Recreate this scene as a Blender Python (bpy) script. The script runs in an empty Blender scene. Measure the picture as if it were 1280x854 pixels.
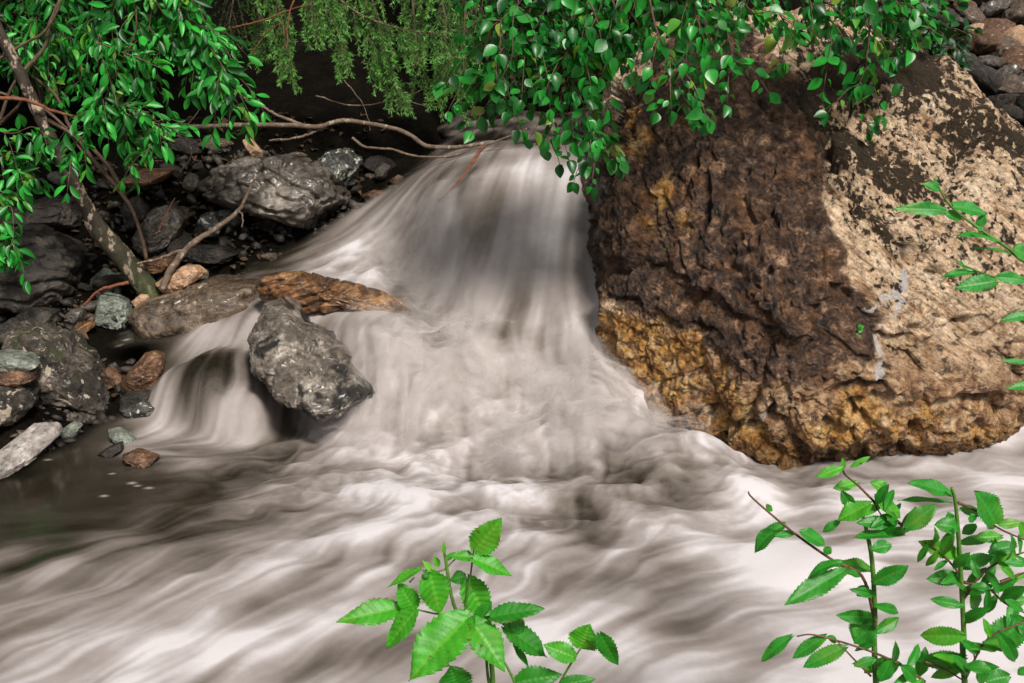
import bpy, bmesh, math, random
import numpy as np
from mathutils import Vector, Matrix

C = bpy.context
S = C.scene
COL = S.collection
R = math.radians
rnd = random.Random(7)
rng = np.random.default_rng(11)

# ------------------------------------------------------------------ camera, sky, sun, exposure
CAM = np.array([0.0, 0.0, 1.1]); PITCH = R(15.0); FPX = 1372.0
cam_d = bpy.data.cameras.new('camera'); cam = bpy.data.objects.new('camera', cam_d); COL.objects.link(cam)
cam.location = CAM; cam.rotation_euler = (R(90) - PITCH, 0, 0)
cam_d.sensor_width = 36.0; cam_d.lens = 36.0 * FPX / 1280.0
cam_d.clip_start = 0.05; cam_d.clip_end = 400.0
S.camera = cam

SUN_DIR = Vector((0.26, -0.64, 0.72)).normalized()      # towards the sun
elev = math.asin(SUN_DIR.z); azim = math.atan2(SUN_DIR.x, SUN_DIR.y)
W = bpy.data.worlds.new('World'); S.world = W; W.use_nodes = True
wn = W.node_tree; bg = wn.nodes['Background']
sky = wn.nodes.new('ShaderNodeTexSky'); sky.sky_type = 'NISHITA'; sky.sun_disc = False
sky.sun_elevation = elev; sky.sun_rotation = azim; sky.dust_density = 4.0; sky.air_density = 0.7; sky.ozone_density = 0.6
hs = wn.nodes.new('ShaderNodeHueSaturation'); hs.inputs['Saturation'].default_value = 0.35
wn.links.new(sky.outputs[0], hs.inputs['Color']); wn.links.new(hs.outputs[0], bg.inputs[0]); bg.inputs[1].default_value = 0.068
sun_d = bpy.data.lights.new('sun', 'SUN'); sun_d.energy = 3.1; sun_d.angle = R(11); sun_d.color = (1.0, 0.93, 0.85)
sun = bpy.data.objects.new('sun', sun_d); COL.objects.link(sun)
sun.rotation_euler = SUN_DIR.to_track_quat('Z', 'Y').to_euler(); sun.location = (3, -3, 6)
vs = S.view_settings
S.display_settings.display_device = 'sRGB'
vs.view_transform = 'Standard'; vs.look = 'None'; vs.gamma = 1.0; vs.exposure = 0.42; vs.use_curve_mapping = False
S.render.engine = 'CYCLES'
S.cycles.max_bounces = 8; S.cycles.transparent_max_bounces = 16

# ------------------------------------------------------------------ maths helpers
CP, SP = math.cos(PITCH), math.sin(PITCH)
def ray(px, py):
    px = np.asarray(px, float); py = np.asarray(py, float)
    u = (px - 640.0) / FPX; v = (427.0 - py) / FPX
    return u, CP + v * SP, -SP + v * CP
def P(px, py, Y):                       # photo pixel + distance along Y -> world point
    u, d, z = ray(px, py); t = np.asarray(Y, float) / d
    return np.stack([CAM[0] + u * t, CAM[1] + d * t, CAM[2] + z * t], -1)
def P0(px, py, z=0.0):                  # photo pixel on the horizontal plane z
    u, d, dz = ray(px, py); t = (z - CAM[2]) / dz
    return np.stack([u * t, d * t, np.full_like(np.asarray(t, float), z)], -1)
def PIX(p):                             # world -> photo pixel
    q = p - CAM; f = q[..., 1] * CP - q[..., 2] * SP; up = q[..., 1] * SP + q[..., 2] * CP
    f = np.maximum(f, 1e-3)
    return 640 + FPX * q[..., 0] / f, 427 - FPX * up / f

_perm = np.random.default_rng(3).permutation(256); _perm = np.concatenate([_perm, _perm, _perm])
_g = np.random.default_rng(4).normal(size=(256, 3)); _g /= np.linalg.norm(_g, axis=1)[:, None]
def perlin(p):
    p = np.asarray(p, float); i = np.floor(p).astype(int); f = p - i; i &= 255
    w = f * f * f * (f * (f * 6 - 15) + 10); out = 0
    for dx in (0, 1):
        for dy in (0, 1):
            for dz in (0, 1):
                h = _perm[_perm[_perm[i[:, 0] + dx] + i[:, 1] + dy] + i[:, 2] + dz]
                d = f - np.array([dx, dy, dz]); g = (_g[h] * d).sum(1)
                out = out + g * (w[:, 0] if dx else 1 - w[:, 0]) * (w[:, 1] if dy else 1 - w[:, 1]) * (w[:, 2] if dz else 1 - w[:, 2])
    return out * 1.5
def fbm(p, o=4, gain=0.5):
    a, s, r = 1.0, 1.0, 0
    for k in range(o):
        r = r + a * perlin(p * s + k * 17.3); a *= gain; s *= 2.03
    return r
def ridged(p, o=4, gain=0.5):
    a, s, r = 1.0, 1.0, 0
    for k in range(o):
        r = r + a * (1 - 2 * np.abs(perlin(p * s + k * 9.7))); a *= gain; s *= 2.1
    return r
_wp = np.random.default_rng(5).random((256, 3)); _wd = np.random.default_rng(6).normal(size=(256, 3)); _wd /= np.linalg.norm(_wd, axis=1)[:, None]
def facets(p, edge=True):               # every Voronoi cell is a small tilted plane: broken stone
    p = np.asarray(p, float); i = np.floor(p).astype(int); best = np.full(len(p), 9.0); sec = best.copy(); val = np.zeros(len(p))
    for dx in (-1, 0, 1):
        for dy in (-1, 0, 1):
            for dz in (-1, 0, 1):
                c = i + np.array([dx, dy, dz]); b = c & 255; h = _perm[_perm[_perm[b[:, 0]] + b[:, 1]] + b[:, 2]]
                d = p - (c + _wp[h]); r2 = np.sqrt((d * d).sum(1)); m = r2 < best
                sec = np.where(m, best, np.minimum(sec, r2)); val = np.where(m, (d * _wd[h]).sum(1) + 0.35 * _wd[h][:, 0], val); best = np.where(m, r2, best)
    return val - (0.35 * np.exp(-((sec - best) / 0.07)**2) if edge else 0)
def sstep(a, b, x):
    t = np.clip((x - a) / (b - a), 0, 1); return t * t * (3 - 2 * t)
def seg_dist(px, py, line):
    d = np.full(px.shape, 1e9)
    for (x0, y0), (x1, y1) in zip(line[:-1], line[1:]):
        dx, dy = x1 - x0, y1 - y0; L = dx * dx + dy * dy + 1e-9
        t = np.clip(((px - x0) * dx + (py - y0) * dy) / L, 0, 1)
        d = np.minimum(d, np.hypot(px - x0 - t * dx, py - y0 - t * dy))
    return d
def poly_sd(px, py, poly):              # signed distance, negative inside
    d = seg_dist(px, py, list(poly) + [poly[0]]); ins = np.zeros(px.shape, bool)
    n = len(poly)
    for k in range(n):
        x0, y0 = poly[k]; x1, y1 = poly[(k + 1) % n]
        c = ((y0 > py) != (y1 > py)) & (px < (x1 - x0) * (py - y0) / (y1 - y0 + 1e-12) + x0); ins ^= c
    return np.where(ins, -d, d)
class RBF:
    def __init__(s, xy, v, smooth=0.0):
        s.xy = np.asarray(xy, float); v = np.asarray(v, float); n = len(s.xy)
        A = np.hypot(*(s.xy[:, None] - s.xy[None]).transpose(2, 0, 1)); s.m = v.mean(0)
        s.w = np.linalg.solve(-A + (smooth + 1e-6) * np.eye(n), v - s.m)
    def __call__(s, x, y):
        sh = np.shape(x); x = np.ravel(x); y = np.ravel(y); o = []
        for k in range(0, len(x), 40000):
            r = np.hypot(x[k:k+40000, None] - s.xy[None, :, 0], y[k:k+40000, None] - s.xy[None, :, 1]); o.append(-r @ s.w + s.m)
        o = np.concatenate(o); return o.reshape(sh + o.shape[1:])
def blur(a, sig):
    k = np.arange(-int(3 * sig) - 1, int(3 * sig) + 2); g = np.exp(-k**2 / (2 * sig * sig)); g /= g.sum(); r = len(k) // 2
    for ax in (0, 1):
        pad = [(r, r) if i == ax else (0, 0) for i in range(2)]; b = np.pad(a, pad, mode='edge'); o = 0
        for j, w in enumerate(g):
            o = o + w * (b[j:j + a.shape[0]] if ax == 0 else b[:, j:j + a.shape[1]])
        a = o
    return a

# ------------------------------------------------------------------ mesh helpers
def mk_mesh(name, v, faces, smooth=True):
    v = np.ascontiguousarray(v, np.float32); me = bpy.data.meshes.new(name)
    if not isinstance(faces, list): faces = [faces]
    faces = [np.asarray(f, np.int32) for f in faces if len(f)]
    me.vertices.add(len(v)); me.vertices.foreach_set('co', v.ravel())
    tot = sum(f.size for f in faces); nf = sum(len(f) for f in faces)
    me.loops.add(tot); me.polygons.add(nf)
    me.loops.foreach_set('vertex_index', np.concatenate([f.ravel() for f in faces]))
    ls, st = [], 0
    for f in faces:
        ls.append(st + np.arange(len(f)) * f.shape[1]); st += f.size
    me.polygons.foreach_set('loop_start', np.concatenate(ls).astype(np.int32))
    if smooth: me.polygons.foreach_set('use_smooth', np.ones(nf, bool))
    me.update(calc_edges=True); me.validate()
    return me
def attr(me, name, vals):
    a = me.attributes.new(name, 'FLOAT', 'POINT'); a.data.foreach_set('value', np.ascontiguousarray(vals, np.float32).ravel())
def link(name, me, mat, origin=(0, 0, 0), parent=None, world=True):
    o = bpy.data.objects.new(name, me); COL.objects.link(o)
    if mat: me.materials.append(mat)
    if parent: o.parent = parent
    else: o.location = origin
    return o
def tag(o, label=None, cat=None, group=None, kind=None):
    if label: o['label'] = label
    if cat: o['category'] = cat
    if group: o['group'] = group
    if kind: o['kind'] = kind
    return o
def empty(name, loc, label, cat, group=None):
    o = bpy.data.objects.new(name, None); COL.objects.link(o); o.location = loc; o.empty_display_size = 0.05
    return tag(o, label, cat, group)
class Acc:                              # collects quads / tris with one float attribute
    def __init__(s): s.v = []; s.q = []; s.t = []; s.a = []; s.n = 0
    def add(s, v, q=None, t=None, a=0.0):
        v = np.asarray(v, float)
        if q is not None and len(q): s.q.append(np.asarray(q) + s.n)
        if t is not None and len(t): s.t.append(np.asarray(t) + s.n)
        s.v.append(v); s.a.append(np.broadcast_to(np.asarray(a, float), (len(v),))); s.n += len(v)
    def build(s, name, mat, origin=(0, 0, 0), parent=None, smooth=True):
        me = mk_mesh(name, np.concatenate(s.v) - np.asarray(origin), [np.concatenate(f) for f in (s.q, s.t) if f], smooth)
        attr(me, 'tone', np.concatenate(s.a)); return link(name, me, mat, origin, parent)
def smooth_line(pts, n):
    pts = np.asarray(pts, float)
    if len(pts) < 3:
        t = np.linspace(0, 1, n)[:, None]; return pts[0] * (1 - t) + pts[-1] * t
    p = np.vstack([2 * pts[0] - pts[1], pts, 2 * pts[-1] - pts[-2]]); m = len(pts) - 1
    u = np.linspace(0, m - 1e-6, n); i = u.astype(int); f = (u - i)[:, None]
    a, b, c, d = p[i], p[i + 1], p[i + 2], p[i + 3]
    return 0.5 * ((2 * b) + (c - a) * f + (2 * a - 5 * b + 4 * c - d) * f**2 + (3 * b - a - 3 * c + d) * f**3)
def tube(acc, pts, r, sides=7, tone=0.0, lump=0.0):
    pts = np.asarray(pts, float); n = len(pts); r = np.broadcast_to(np.asarray(r, float), (n,))
    T = np.gradient(pts, axis=0); T /= np.linalg.norm(T, axis=1)[:, None] + 1e-9
    ref = np.array([0.3, 1, 0.2]) if abs(T[0, 1]) < 0.9 else np.array([1, 0, 0.0])
    A = np.cross(T, ref); A /= np.linalg.norm(A, axis=1)[:, None] + 1e-9; B = np.cross(T, A)
    th = np.arange(sides) / sides * 2 * np.pi
    ring = pts[:, None] + r[:, None, None] * (A[:, None] * np.cos(th)[None, :, None] + B[:, None] * np.sin(th)[None, :, None])
    v = ring.reshape(-1, 3)
    if lump: v = v + (v - np.repeat(pts, sides, 0)) * (lump * fbm(v * 40, 3))[:, None]
    i = np.arange(n - 1)[:, None] * sides; j = np.arange(sides)[None]; k = (j + 1) % sides
    q = np.stack([i + j, i + k, i + sides + k, i + sides + j], -1).reshape(-1, 4)
    t = [[0, k + 1, k] for k in range(1, sides - 1)] + [[(n - 1) * sides, (n - 1) * sides + k, (n - 1) * sides + k + 1] for k in range(1, sides - 1)]
    acc.add(v, q, t, tone)
def unit(v): v = np.asarray(v, float); return v / (np.linalg.norm(v, axis=-1, keepdims=True) + 1e-12)

# ------------------------------------------------------------------ materials
class NT:
    def __init__(s, name):
        s.m = bpy.data.materials.new(name); s.m.use_nodes = True; s.t = s.m.node_tree; s.t.nodes.clear()
        s.out = s.n('ShaderNodeOutputMaterial')
    def n(s, typ, props=None, **inp):
        nd = s.t.nodes.new(typ)
        for k, v in (props or {}).items(): setattr(nd, k, v)
        for k, v in inp.items():
            sock = nd.inputs[int(k[1:])] if k[0] == 'i' and k[1:].isdigit() else nd.inputs[k.replace('_', ' ')]
            s.set(sock, v)
        return nd
    def set(s, sock, v):
        if isinstance(v, bpy.types.NodeSocket): s.t.links.new(v, sock)
        elif isinstance(v, tuple) and len(v) == 3 and sock.type == 'RGBA': sock.default_value = (*v, 1)
        else: sock.default_value = v
    def coord(s, kind='Object'): return s.n('ShaderNodeTexCoord').outputs[kind]
    def mapping(s, vec, scale=(1, 1, 1), rot=(0, 0, 0)):
        if any(rot): vec = s.n('ShaderNodeMapping', Vector=vec, Rotation=rot).outputs[0]
        return s.n('ShaderNodeMapping', Vector=vec, Scale=scale).outputs[0]
    def noise(s, vec, scale, detail=6, rough=0.6, dist=0.0):
        return s.n('ShaderNodeTexNoise', Vector=vec, Scale=scale, Detail=detail, Roughness=rough, Distortion=dist).outputs['Fac']
    def ramp(s, fac, stops, interp='LINEAR'):
        r = s.n('ShaderNodeValToRGB', Fac=fac); e = r.color_ramp.elements; r.color_ramp.interpolation = interp
        while len(e) < len(stops): e.new(0.5)
        for el, (p, c) in zip(e, stops): el.position = p; el.color = (*c, 1) if isinstance(c, tuple) else (c, c, c, 1)
        return r.outputs[0]
    def math(s, op, a, b=0.0, c=0.0, clamp=False):
        n = s.n('ShaderNodeMath', {'operation': op, 'use_clamp': clamp}, i0=a, i1=b)
        if op in ('MULTIPLY_ADD', 'SMOOTH_MIN'): s.set(n.inputs[2], c)
        return n.outputs[0]
    def maprange(s, v, a, b, c=0.0, d=1.0, typ='SMOOTHSTEP'):
        return s.n('ShaderNodeMapRange', {'interpolation_type': typ}, i0=v, i1=a, i2=b, i3=c, i4=d).outputs[0]
    def mix(s, fac, a, b, mode='MIX'):
        n = s.n('ShaderNodeMix', {'data_type': 'RGBA', 'blend_type': mode}); s.set(n.inputs[0], fac); s.set(n.inputs[6], a); s.set(n.inputs[7], b)
        return n.outputs[2]
    def attr(s, name): return s.n('ShaderNodeAttribute', {'attribute_name': name}).outputs['Fac']
    def bump(s, h, strength=0.5, dist=0.01, normal=None):
        b = s.n('ShaderNodeBump', Height=h, Strength=strength, Distance=dist)
        if normal is not None: s.set(b.inputs['Normal'], normal)
        return b.outputs[0]
    def bsdf(s, **k): return s.n('ShaderNodeBsdfPrincipled', **k).outputs[0]
    def done(s, shader): s.t.links.new(shader, s.out.inputs[0]); return s.m

def rock_mat(name, cols, scale=7.0, speck=None, strata=None, rough=0.55, bump=0.6, wet=0.0, moss=None, fleck=None):
    m = NT(name); co = m.coord()
    n1 = m.noise(co, scale, 8, 0.68, 0.4)
    c = m.ramp(n1, [(0.34, cols[0]), (0.5, cols[1]), (0.64, cols[2])])
    h = n1
    if strata:
        rot, freq, amt = strata
        sv = m.mapping(co, (freq * 0.18, freq * 0.18, freq), rot); sn = m.noise(sv, 1.0, 6, 0.65, 0.6)
        c = m.mix(m.maprange(sn, 0.36, 0.62, amt, 0.0), c, tuple(x * 0.25 for x in cols[0]))
        c = m.mix(m.maprange(sn, 0.56, 0.72, 0.0, amt * 0.5), c, cols[2]); h = m.math('MULTIPLY_ADD', sn, 0.8, h)
    n2 = m.noise(co, scale * 7, 6, 0.7)
    c = m.mix(1.0, c, m.ramp(n2, [(0.32, 0.35), (0.5, 0.95), (0.7, 1.6)]), 'MULTIPLY')
    if speck:
        sc, lo, col = speck; sp = m.noise(co, sc, 4, 0.6, 0.5); c = m.mix(m.maprange(sp, lo, lo + 0.07), c, col); h = m.math('MULTIPLY_ADD', sp, -0.4, h)
    if fleck:
        sc, lo, col = fleck; sp = m.noise(co, sc, 3, 0.55, 1.2); c = m.mix(m.maprange(sp, lo, lo + 0.05), c, col)
    n3 = m.noise(co, scale * 20, 5, 0.7)
    h = m.math('MULTIPLY_ADD', n2, 0.5, h); h = m.math('MULTIPLY_ADD', n3, 0.18, h)
    if moss:
        nz = m.n('ShaderNodeSeparateXYZ', i0=m.n('ShaderNodeNewGeometry').outputs['Normal']).outputs[2]
        mn = m.noise(co, 14, 5, 0.7); f = m.math('MULTIPLY', m.maprange(nz, 0.1, 0.8), m.maprange(mn, moss, moss + 0.12)); c = m.mix(f, c, m.ramp(n3, [(0.3, (0.012, 0.016, 0.004)), (0.7, (0.05, 0.06, 0.012))]))
    rg = m.maprange(n2, 0.3, 0.7, rough - 0.12, rough + 0.15)
    return m.done(m.bsdf(Base_Color=c, Roughness=rg, Specular_IOR_Level=0.5, Coat_Weight=wet, Coat_Roughness=0.22, Normal=m.bump(h, bump, 0.02)))

def leaf_mat(name, dark, light, rough=0.38, trans=0.3, yellow=None, spec=0.5):
    m = NT(name); t = m.attr('tone'); co = m.coord()
    c = m.mix(t, dark, light)
    c = m.mix(1.0, c, m.ramp(m.noise(co, 25, 4, 0.6), [(0.3, 0.7), (0.7, 1.3)]), 'MULTIPLY')
    if yellow: c = m.mix(m.maprange(t, 0.93, 1.0), c, yellow)
    p = m.bsdf(Base_Color=c, Roughness=rough, Specular_IOR_Level=spec, Normal=m.bump(m.noise(co, 180, 3, 0.6), 0.15, 0.002))
    tr = m.n('ShaderNodeBsdfTranslucent', Color=m.mix(0.35, c, (0.25, 0.5, 0.03))).outputs[0]
    return m.done(m.n('ShaderNodeMixShader', i0=trans, i1=p, i2=tr).outputs[0])

def bark_mat(name, dark, mid, patch, pscale=40, lo=0.56, rough=0.8):
    m = NT(name); co = m.coord()
    n1 = m.noise(co, 30, 7, 0.7); c = m.ramp(n1, [(0.35, dark), (0.65, mid)])
    c = m.mix(m.maprange(m.noise(m.mapping(co, (1, 1, 0.6)), pscale, 4, 0.6), lo, lo + 0.08), c, patch)
    c = m.mix(m.maprange(m.attr('tone'), 0.5, 1.0), c, m.ramp(n1, [(0.3, (0.012, 0.02, 0.004)), (0.7, (0.05, 0.07, 0.012))]))
    return m.done(m.bsdf(Base_Color=c, Roughness=rough, Normal=m.bump(m.noise(co, 90, 6, 0.7), 0.6, 0.004)))
#@@SETTING
# ------------------------------------------------------------------ the stream: heights, flow and foam
wz = []                                   # (x, y, z) control points of the water surface
for px, py, Y in [(545,222,3.72),(600,211,3.74),(660,208,3.72),(735,208,3.66),(560,250,3.60),(640,248,3.60),(720,250,3.54),
    (580,310,3.47),(650,320,3.44),(725,320,3.40),(610,390,3.32),(680,400,3.29),(735,400,3.26),(640,460,3.14),(720,460,3.12),(770,500,3.02),
    (500,450,3.06),(560,450,3.09),(560,520,2.98),(640,530,2.97),(500,262,3.74),(440,300,3.74),(380,320,3.72),(330,335,3.66),(500,320,3.62),(450,340,3.56),(540,350,3.50),(560,372,3.45),
    (520,395,3.33),(545,425,3.22),(450,395,3.24),(400,400,3.26),(450,440,3.10),(490,490,3.02),(500,520,2.98),(380,345,3.6),
    (300,350,3.56),(330,372,3.48),(300,388,3.40),(270,372,3.52),(285,425,3.32),(240,425,3.33),
    (195,520,3.12),(215,535,3.08),(270,545,3.03),(335,540,3.05),(365,530,3.08),(760,470,3.0),(800,506,2.92),(850,534,2.87),(900,557,2.84)]:
    wz.append(P(px, py, Y))
for x, y, z in [(-.15,4.2,.76),(.15,4.2,.76),(0,5,.80),(-.3,5.3,.82),(.35,5.3,.82),(-1.2,3.4,.2),(-1.3,3.5,.2),(-1.05,3.5,.2),(-1.15,3.3,.2),(-1.05,3.32,.2)]:
    wz.append(np.array([x, y, z]))
for y in (1.0, 1.4, 1.8, 2.2, 2.5):
    for x in (-2.6, -1.8, -1.2, -.6, 0, .6, 1.2, 1.8, 2.6): wz.append(np.array([x, y, 0.0]))
for px, py in [(20,605),(90,560),(160,545),(200,560),(260,548),(330,545),(400,545),(450,560),(520,580),(600,590),(700,585),(800,560),(880,560),(960,575),(1050,590),(1150,595),(1260,590),(1400,590),(640,640),(400,600),(200,600)]:
    wz.append(P0(px, py))
wz = np.array(wz)
WZ = RBF(wz[:, :2], wz[:, 2], 0.01)

DX = 0.0065
gx = np.arange(-2.5, 2.7, DX); gy = np.arange(1.15, 5.2, DX)
GX, GY = np.meshgrid(gx, gy)              # rows = y
H0 = WZ(GX, GY); dq = 1 - (((GX + .868) / .198)**2 + ((GY - 3.22) / .17)**2) * (1 + .55 * fbm(np.stack([GX * 9, GY * 9, GX * 0], -1).reshape(-1, 3), 2).reshape(GX.shape))
H0 = np.maximum(H0, 0.214 * np.maximum(dq, 0)**.42); H0 = blur(H0, 2.2)
def samp(A, X, Y):
    fx = np.clip((X - gx[0]) / DX, 0, len(gx) - 1.001); fy = np.clip((Y - gy[0]) / DX, 0, len(gy) - 1.001)
    i = fx.astype(int); j = fy.astype(int); a = fx - i; b = fy - j
    return (A[j, i] * (1 - a) + A[j, i + 1] * a) * (1 - b) + (A[j + 1, i] * (1 - a) + A[j + 1, i + 1] * a) * b
BIGPOLY = [(0.38,5.6),(0.36,4.2),(0.30,3.7),(0.33,3.3),(0.45,3.12),(0.7,3.08),(1.0,3.05),(1.5,3.1),(2.9,3.5),(2.9,0.95),(-2.7,0.95),(-2.7,2.5),(-1.357,2.72),(-1.30,3.0),(-1.18,3.16),
    (-1.13,3.26),(-1.33,3.36),(-1.36,3.5),(-1.2,3.6),(-.98,3.60),(-.92,3.70),(-.75,3.82),(-.58,3.92),(-.42,3.95),(-.33,4.1),(-.30,4.4),(-.38,5.6)]
WSD = poly_sd(GX, GY, BIGPOLY)

# flow directions (plan view)
fl = []
for px, py, vx, vy in [(640,600,-.3,-1),(520,600,-.7,-.8),(400,620,-.8,-1),(200,700,-.75,-1),(60,760,-.75,-1),(500,750,-.7,-1),(700,700,-.75,-1),(800,650,-.8,-.8),(900,700,-1,-.5),(1100,720,-1,-.15),
    (1250,650,-1,-.05),(1000,620,-1,-.2),(900,580,-.5,-.6),(960,570,1,-.5),(1100,600,-1,.0),(100,630,-1,-.1),(30,600,-1,0),(1200,830,-1,-.3),(900,830,-1,-.5),(700,830,-.8,-1),(300,800,-.75,-1),(100,700,-.8,-1),(350,720,-.75,-1),(200,560,-.6,-.3),(300,550,-.8,-.4),(760,560,.2,-1),(840,540,.7,-.8)]:
    q = P0(px, py); fl.append((q[0], q[1], vx, vy))
for px, py, Y, vx, vy in [(600,215,3.74,-.25,-1),(700,215,3.7,-.1,-1),(560,250,3.6,-.6,-1),(640,260,3.58,-.35,-1),(720,260,3.54,-.15,-1),(600,330,3.45,-.45,-1),(700,330,3.42,-.12,-1),(640,420,3.25,-.2,-1),(720,420,3.2,.1,-1),(560,480,3.05,-.3,-1),(480,470,3.04,-.5,-1),
    (500,262,3.74,-1,-.8),(440,300,3.74,-1,-.3),(380,320,3.72,-1,-.25),(500,320,3.62,-.8,-.5),(540,350,3.5,-.6,-.9),(450,340,3.56,-1,-.2),(520,395,3.33,-.3,-1),(450,395,3.24,-.7,-.8),(430,440,3.12,-.3,-1),(330,340,3.6,-.9,-.4),(300,388,3.4,-.5,-1),(285,425,3.32,-.4,-.9),
    (270,450,3.2,0,-1),(220,470,3.14,-.7,-.8),(330,470,3.12,.5,-1),(260,500,3.07,-.05,-1),(130,430,3.4,-1,-.1)]:
    q = P(px, py, Y); fl.append((q[0], q[1], vx, vy))
fl += [(0, 4.3, -.02, -1), (0, 5.2, 0, -1), (-2.3, 1.5, -.8, -1), (2.4, 1.5, -1, -.1)]
fl = np.array(fl); fv = unit(fl[:, 2:])
V = RBF(fl[:, :2], fv, 0.02)(GX, GY)
foot = np.exp(-(((GX - 0.1) / 0.80)**2 + ((GY - 2.75) / 0.42)**2))
pt = np.stack([GX, GY, np.zeros_like(GX)], -1).reshape(-1, 3)
psi = fbm(pt * 4.5, 3).reshape(GX.shape)
cy, cx = np.gradient(blur(psi, 2), DX)
lowz = 1 - sstep(0.06, 0.2, H0)
def blob(px, py, Y, rx, ry): q_ = P(px, py, Y); return np.exp(-(((GX - q_[0]) / rx)**2 + ((GY - q_[1]) / ry)**2)**1.5)
zone = np.clip(blob(600, 500, 3.02, .34, .20) + .9 * blob(480, 470, 3.04, .20, .16) + .9 * blob(780, 500, 2.96, .20, .14) + .55 * blob(700, 580, 2.85, .30, .12) + .6 * blob(510, 330, 3.55, .22, .12) + .5 * blob(570, 400, 3.3, .14, .12), 0, 1)
zone = np.clip(zone * (1.0 + .55 * fbm(np.stack([GX * 5, GY * 5, GX * 0 + 4], -1).reshape(-1, 3), 3).reshape(GX.shape)), 0, 1)
turb = 0.10 * zone + (0.035 + 0.13 * foot) * (0.35 + 0.65 * lowz)
VX = V[..., 0] + cy * turb; VY = V[..., 1] - cx * turb
nrm = np.hypot(VX, VY) + 1e-9; VX /= nrm; VY /= nrm
def lic(N, steps, gate=None):
    acc = N.copy(); wsum = 1.0
    for sgn in (1, -1):
        X, Y = GX.copy(), GY.copy()
        for k in range(1, steps + 1):
            vx = samp(VX, X, Y); vy = samp(VY, X, Y); X += sgn * vx * DX * 1.2; Y += sgn * vy * DX * 1.2
            w = 1 - k / (steps + 1); acc = acc + w * samp(N, X, Y); wsum += w
    a = acc / wsum; return (a - a.mean()) / (a.std() + 1e-9)
Nf = rng.normal(size=GX.shape); L1 = lic(blur(Nf, .8), 20); L2 = lic(blur(Nf, 2.4), 15)
Nc = blur(rng.normal(size=GX.shape), 6); L3 = lic(Nc, 9)
L4 = lic(blur(rng.normal(size=GX.shape), 10.0), 9)
Fr = lic(blur(rng.normal(size=GX.shape), 1.6), 5); Fb = fbm(np.stack([GX * 16, GY * 24, GX * 0], -1).reshape(-1, 3), 4, .62).reshape(GX.shape)
Tn = fbm(np.stack([GX * 6, GY * 9, GX * 0], -1).reshape(-1, 3), 5, 0.6).reshape(GX.shape)

# foam density from control points; forest shade on the left painted in too
fo = []
for px, py, f in [(750,592,.30),(700,585,.42),(820,600,.42),(870,572,.5),(950,575,.5),(560,575,.85),(450,620,.75),(650,622,.8),(600,650,.62),(900,650,.78),(1000,640,.86),(1100,700,.90),(1200,620,.85),(1100,595,.6),(1270,590,.6),
    (1000,592,.75),(900,760,.84),(1000,830,.88),(1200,830,.88),(1250,720,.88),(700,720,.65),(660,690,.48),(800,800,.72),(500,700,.7),(350,680,.68),(200,715,.52),(60,710,.38),(40,670,.22),(140,645,.10),(60,625,.03),(240,606,.14),(190,575,.22),(100,590,.02),(20,640,.05),
    (300,560,.62),(350,590,.45),(220,545,.62),(180,540,.35),(130,548,.08),(100,780,.6),(50,840,.72),(250,830,.66),(400,770,.75),(450,840,.45),(350,720,.55),(20,760,.38),(640,800,.6),(560,830,.55),(780,700,.75),(830,650,.6),(420,560,.6),(480,590,.75),(1400,600,.8)]:
    q = P0(px, py); fo.append((q[0], q[1], f))
for px, py, Y, f in [(600,218,3.72,.45),(560,235,3.66,.42),(690,216,3.7,.62),(712,262,3.52,.72),(640,262,3.57,.56),(600,320,3.46,.62),(650,350,3.4,.68),(610,380,3.34,.76),(660,390,3.31,.74),(590,350,3.42,.72),(560,360,3.46,.9),(700,380,3.33,.58),(680,425,3.24,.56),(640,400,3.3,.52),(725,400,3.26,.62),(725,330,3.4,.55),(725,440,3.18,.7),(760,480,2.98,.72),(800,505,2.9,.75),(850,528,2.87,.7),(790,530,2.9,.72),(315,400,3.4,.72),(328,380,3.44,.5),(580,262,3.57,.52),(440,300,3.74,.72),(540,335,3.52,.88),(570,400,3.32,.95),(500,280,3.7,.58),
    (380,320,3.72,.6),(330,335,3.66,.32),(600,440,3.2,.85),(640,480,3.1,.75),(560,500,3.02,.78),(720,470,3.1,.68),(480,420,3.16,.6),(440,405,3.22,.58),(430,450,3.1,.55),(500,530,2.98,.7),(640,550,2.95,.66),(540,400,3.3,.35),(500,350,3.55,.75),(760,500,3.02,.6),
    (270,372,3.52,.1),(300,345,3.57,.3),(305,388,3.4,.62),(288,420,3.32,.75),(245,425,3.33,.45),(275,440,3.24,.45),(235,446,3.2,.55),(255,470,3.12,.14),(280,480,3.1,.20),(310,470,3.12,.16),(260,500,3.08,.15),(295,495,3.08,.3),(225,470,3.14,.4),(205,500,3.09,.7),(215,525,3.06,.75),(325,505,3.06,.42),(310,520,3.05,.6),(345,495,3.1,.3),(350,520,3.07,.5),(375,525,3.06,.42),(405,530,3.0,.5),(245,520,3.05,.35),(270,535,3.02,.7),(130,435,3.38,.02),(180,425,3.42,.03),(215,440,3.3,.12),(150,450,3.32,.02),(190,455,3.25,.03),(205,430,3.36,.05),(245,440,3.26,.5)]:
    q = P(px, py, Y); fo.append((q[0], q[1], f))
fo += [(0, 4.4, .25), (.2, 4.2, .22), (0, 5.2, .2), (-2.3, 1.5, .6), (2.4, 1.5, 1.0), (0, 1.3, .7)]
fo = np.array(fo)
F0 = blur(RBF(fo[:, :2], fo[:, 2], 0.01)(GX, GY), 3)
dome = P(272, 478, 3.12); dm = np.exp(-(((GX - dome[0]) / 0.14)**2 + ((GY - dome[1]) / 0.12)**2))
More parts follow.
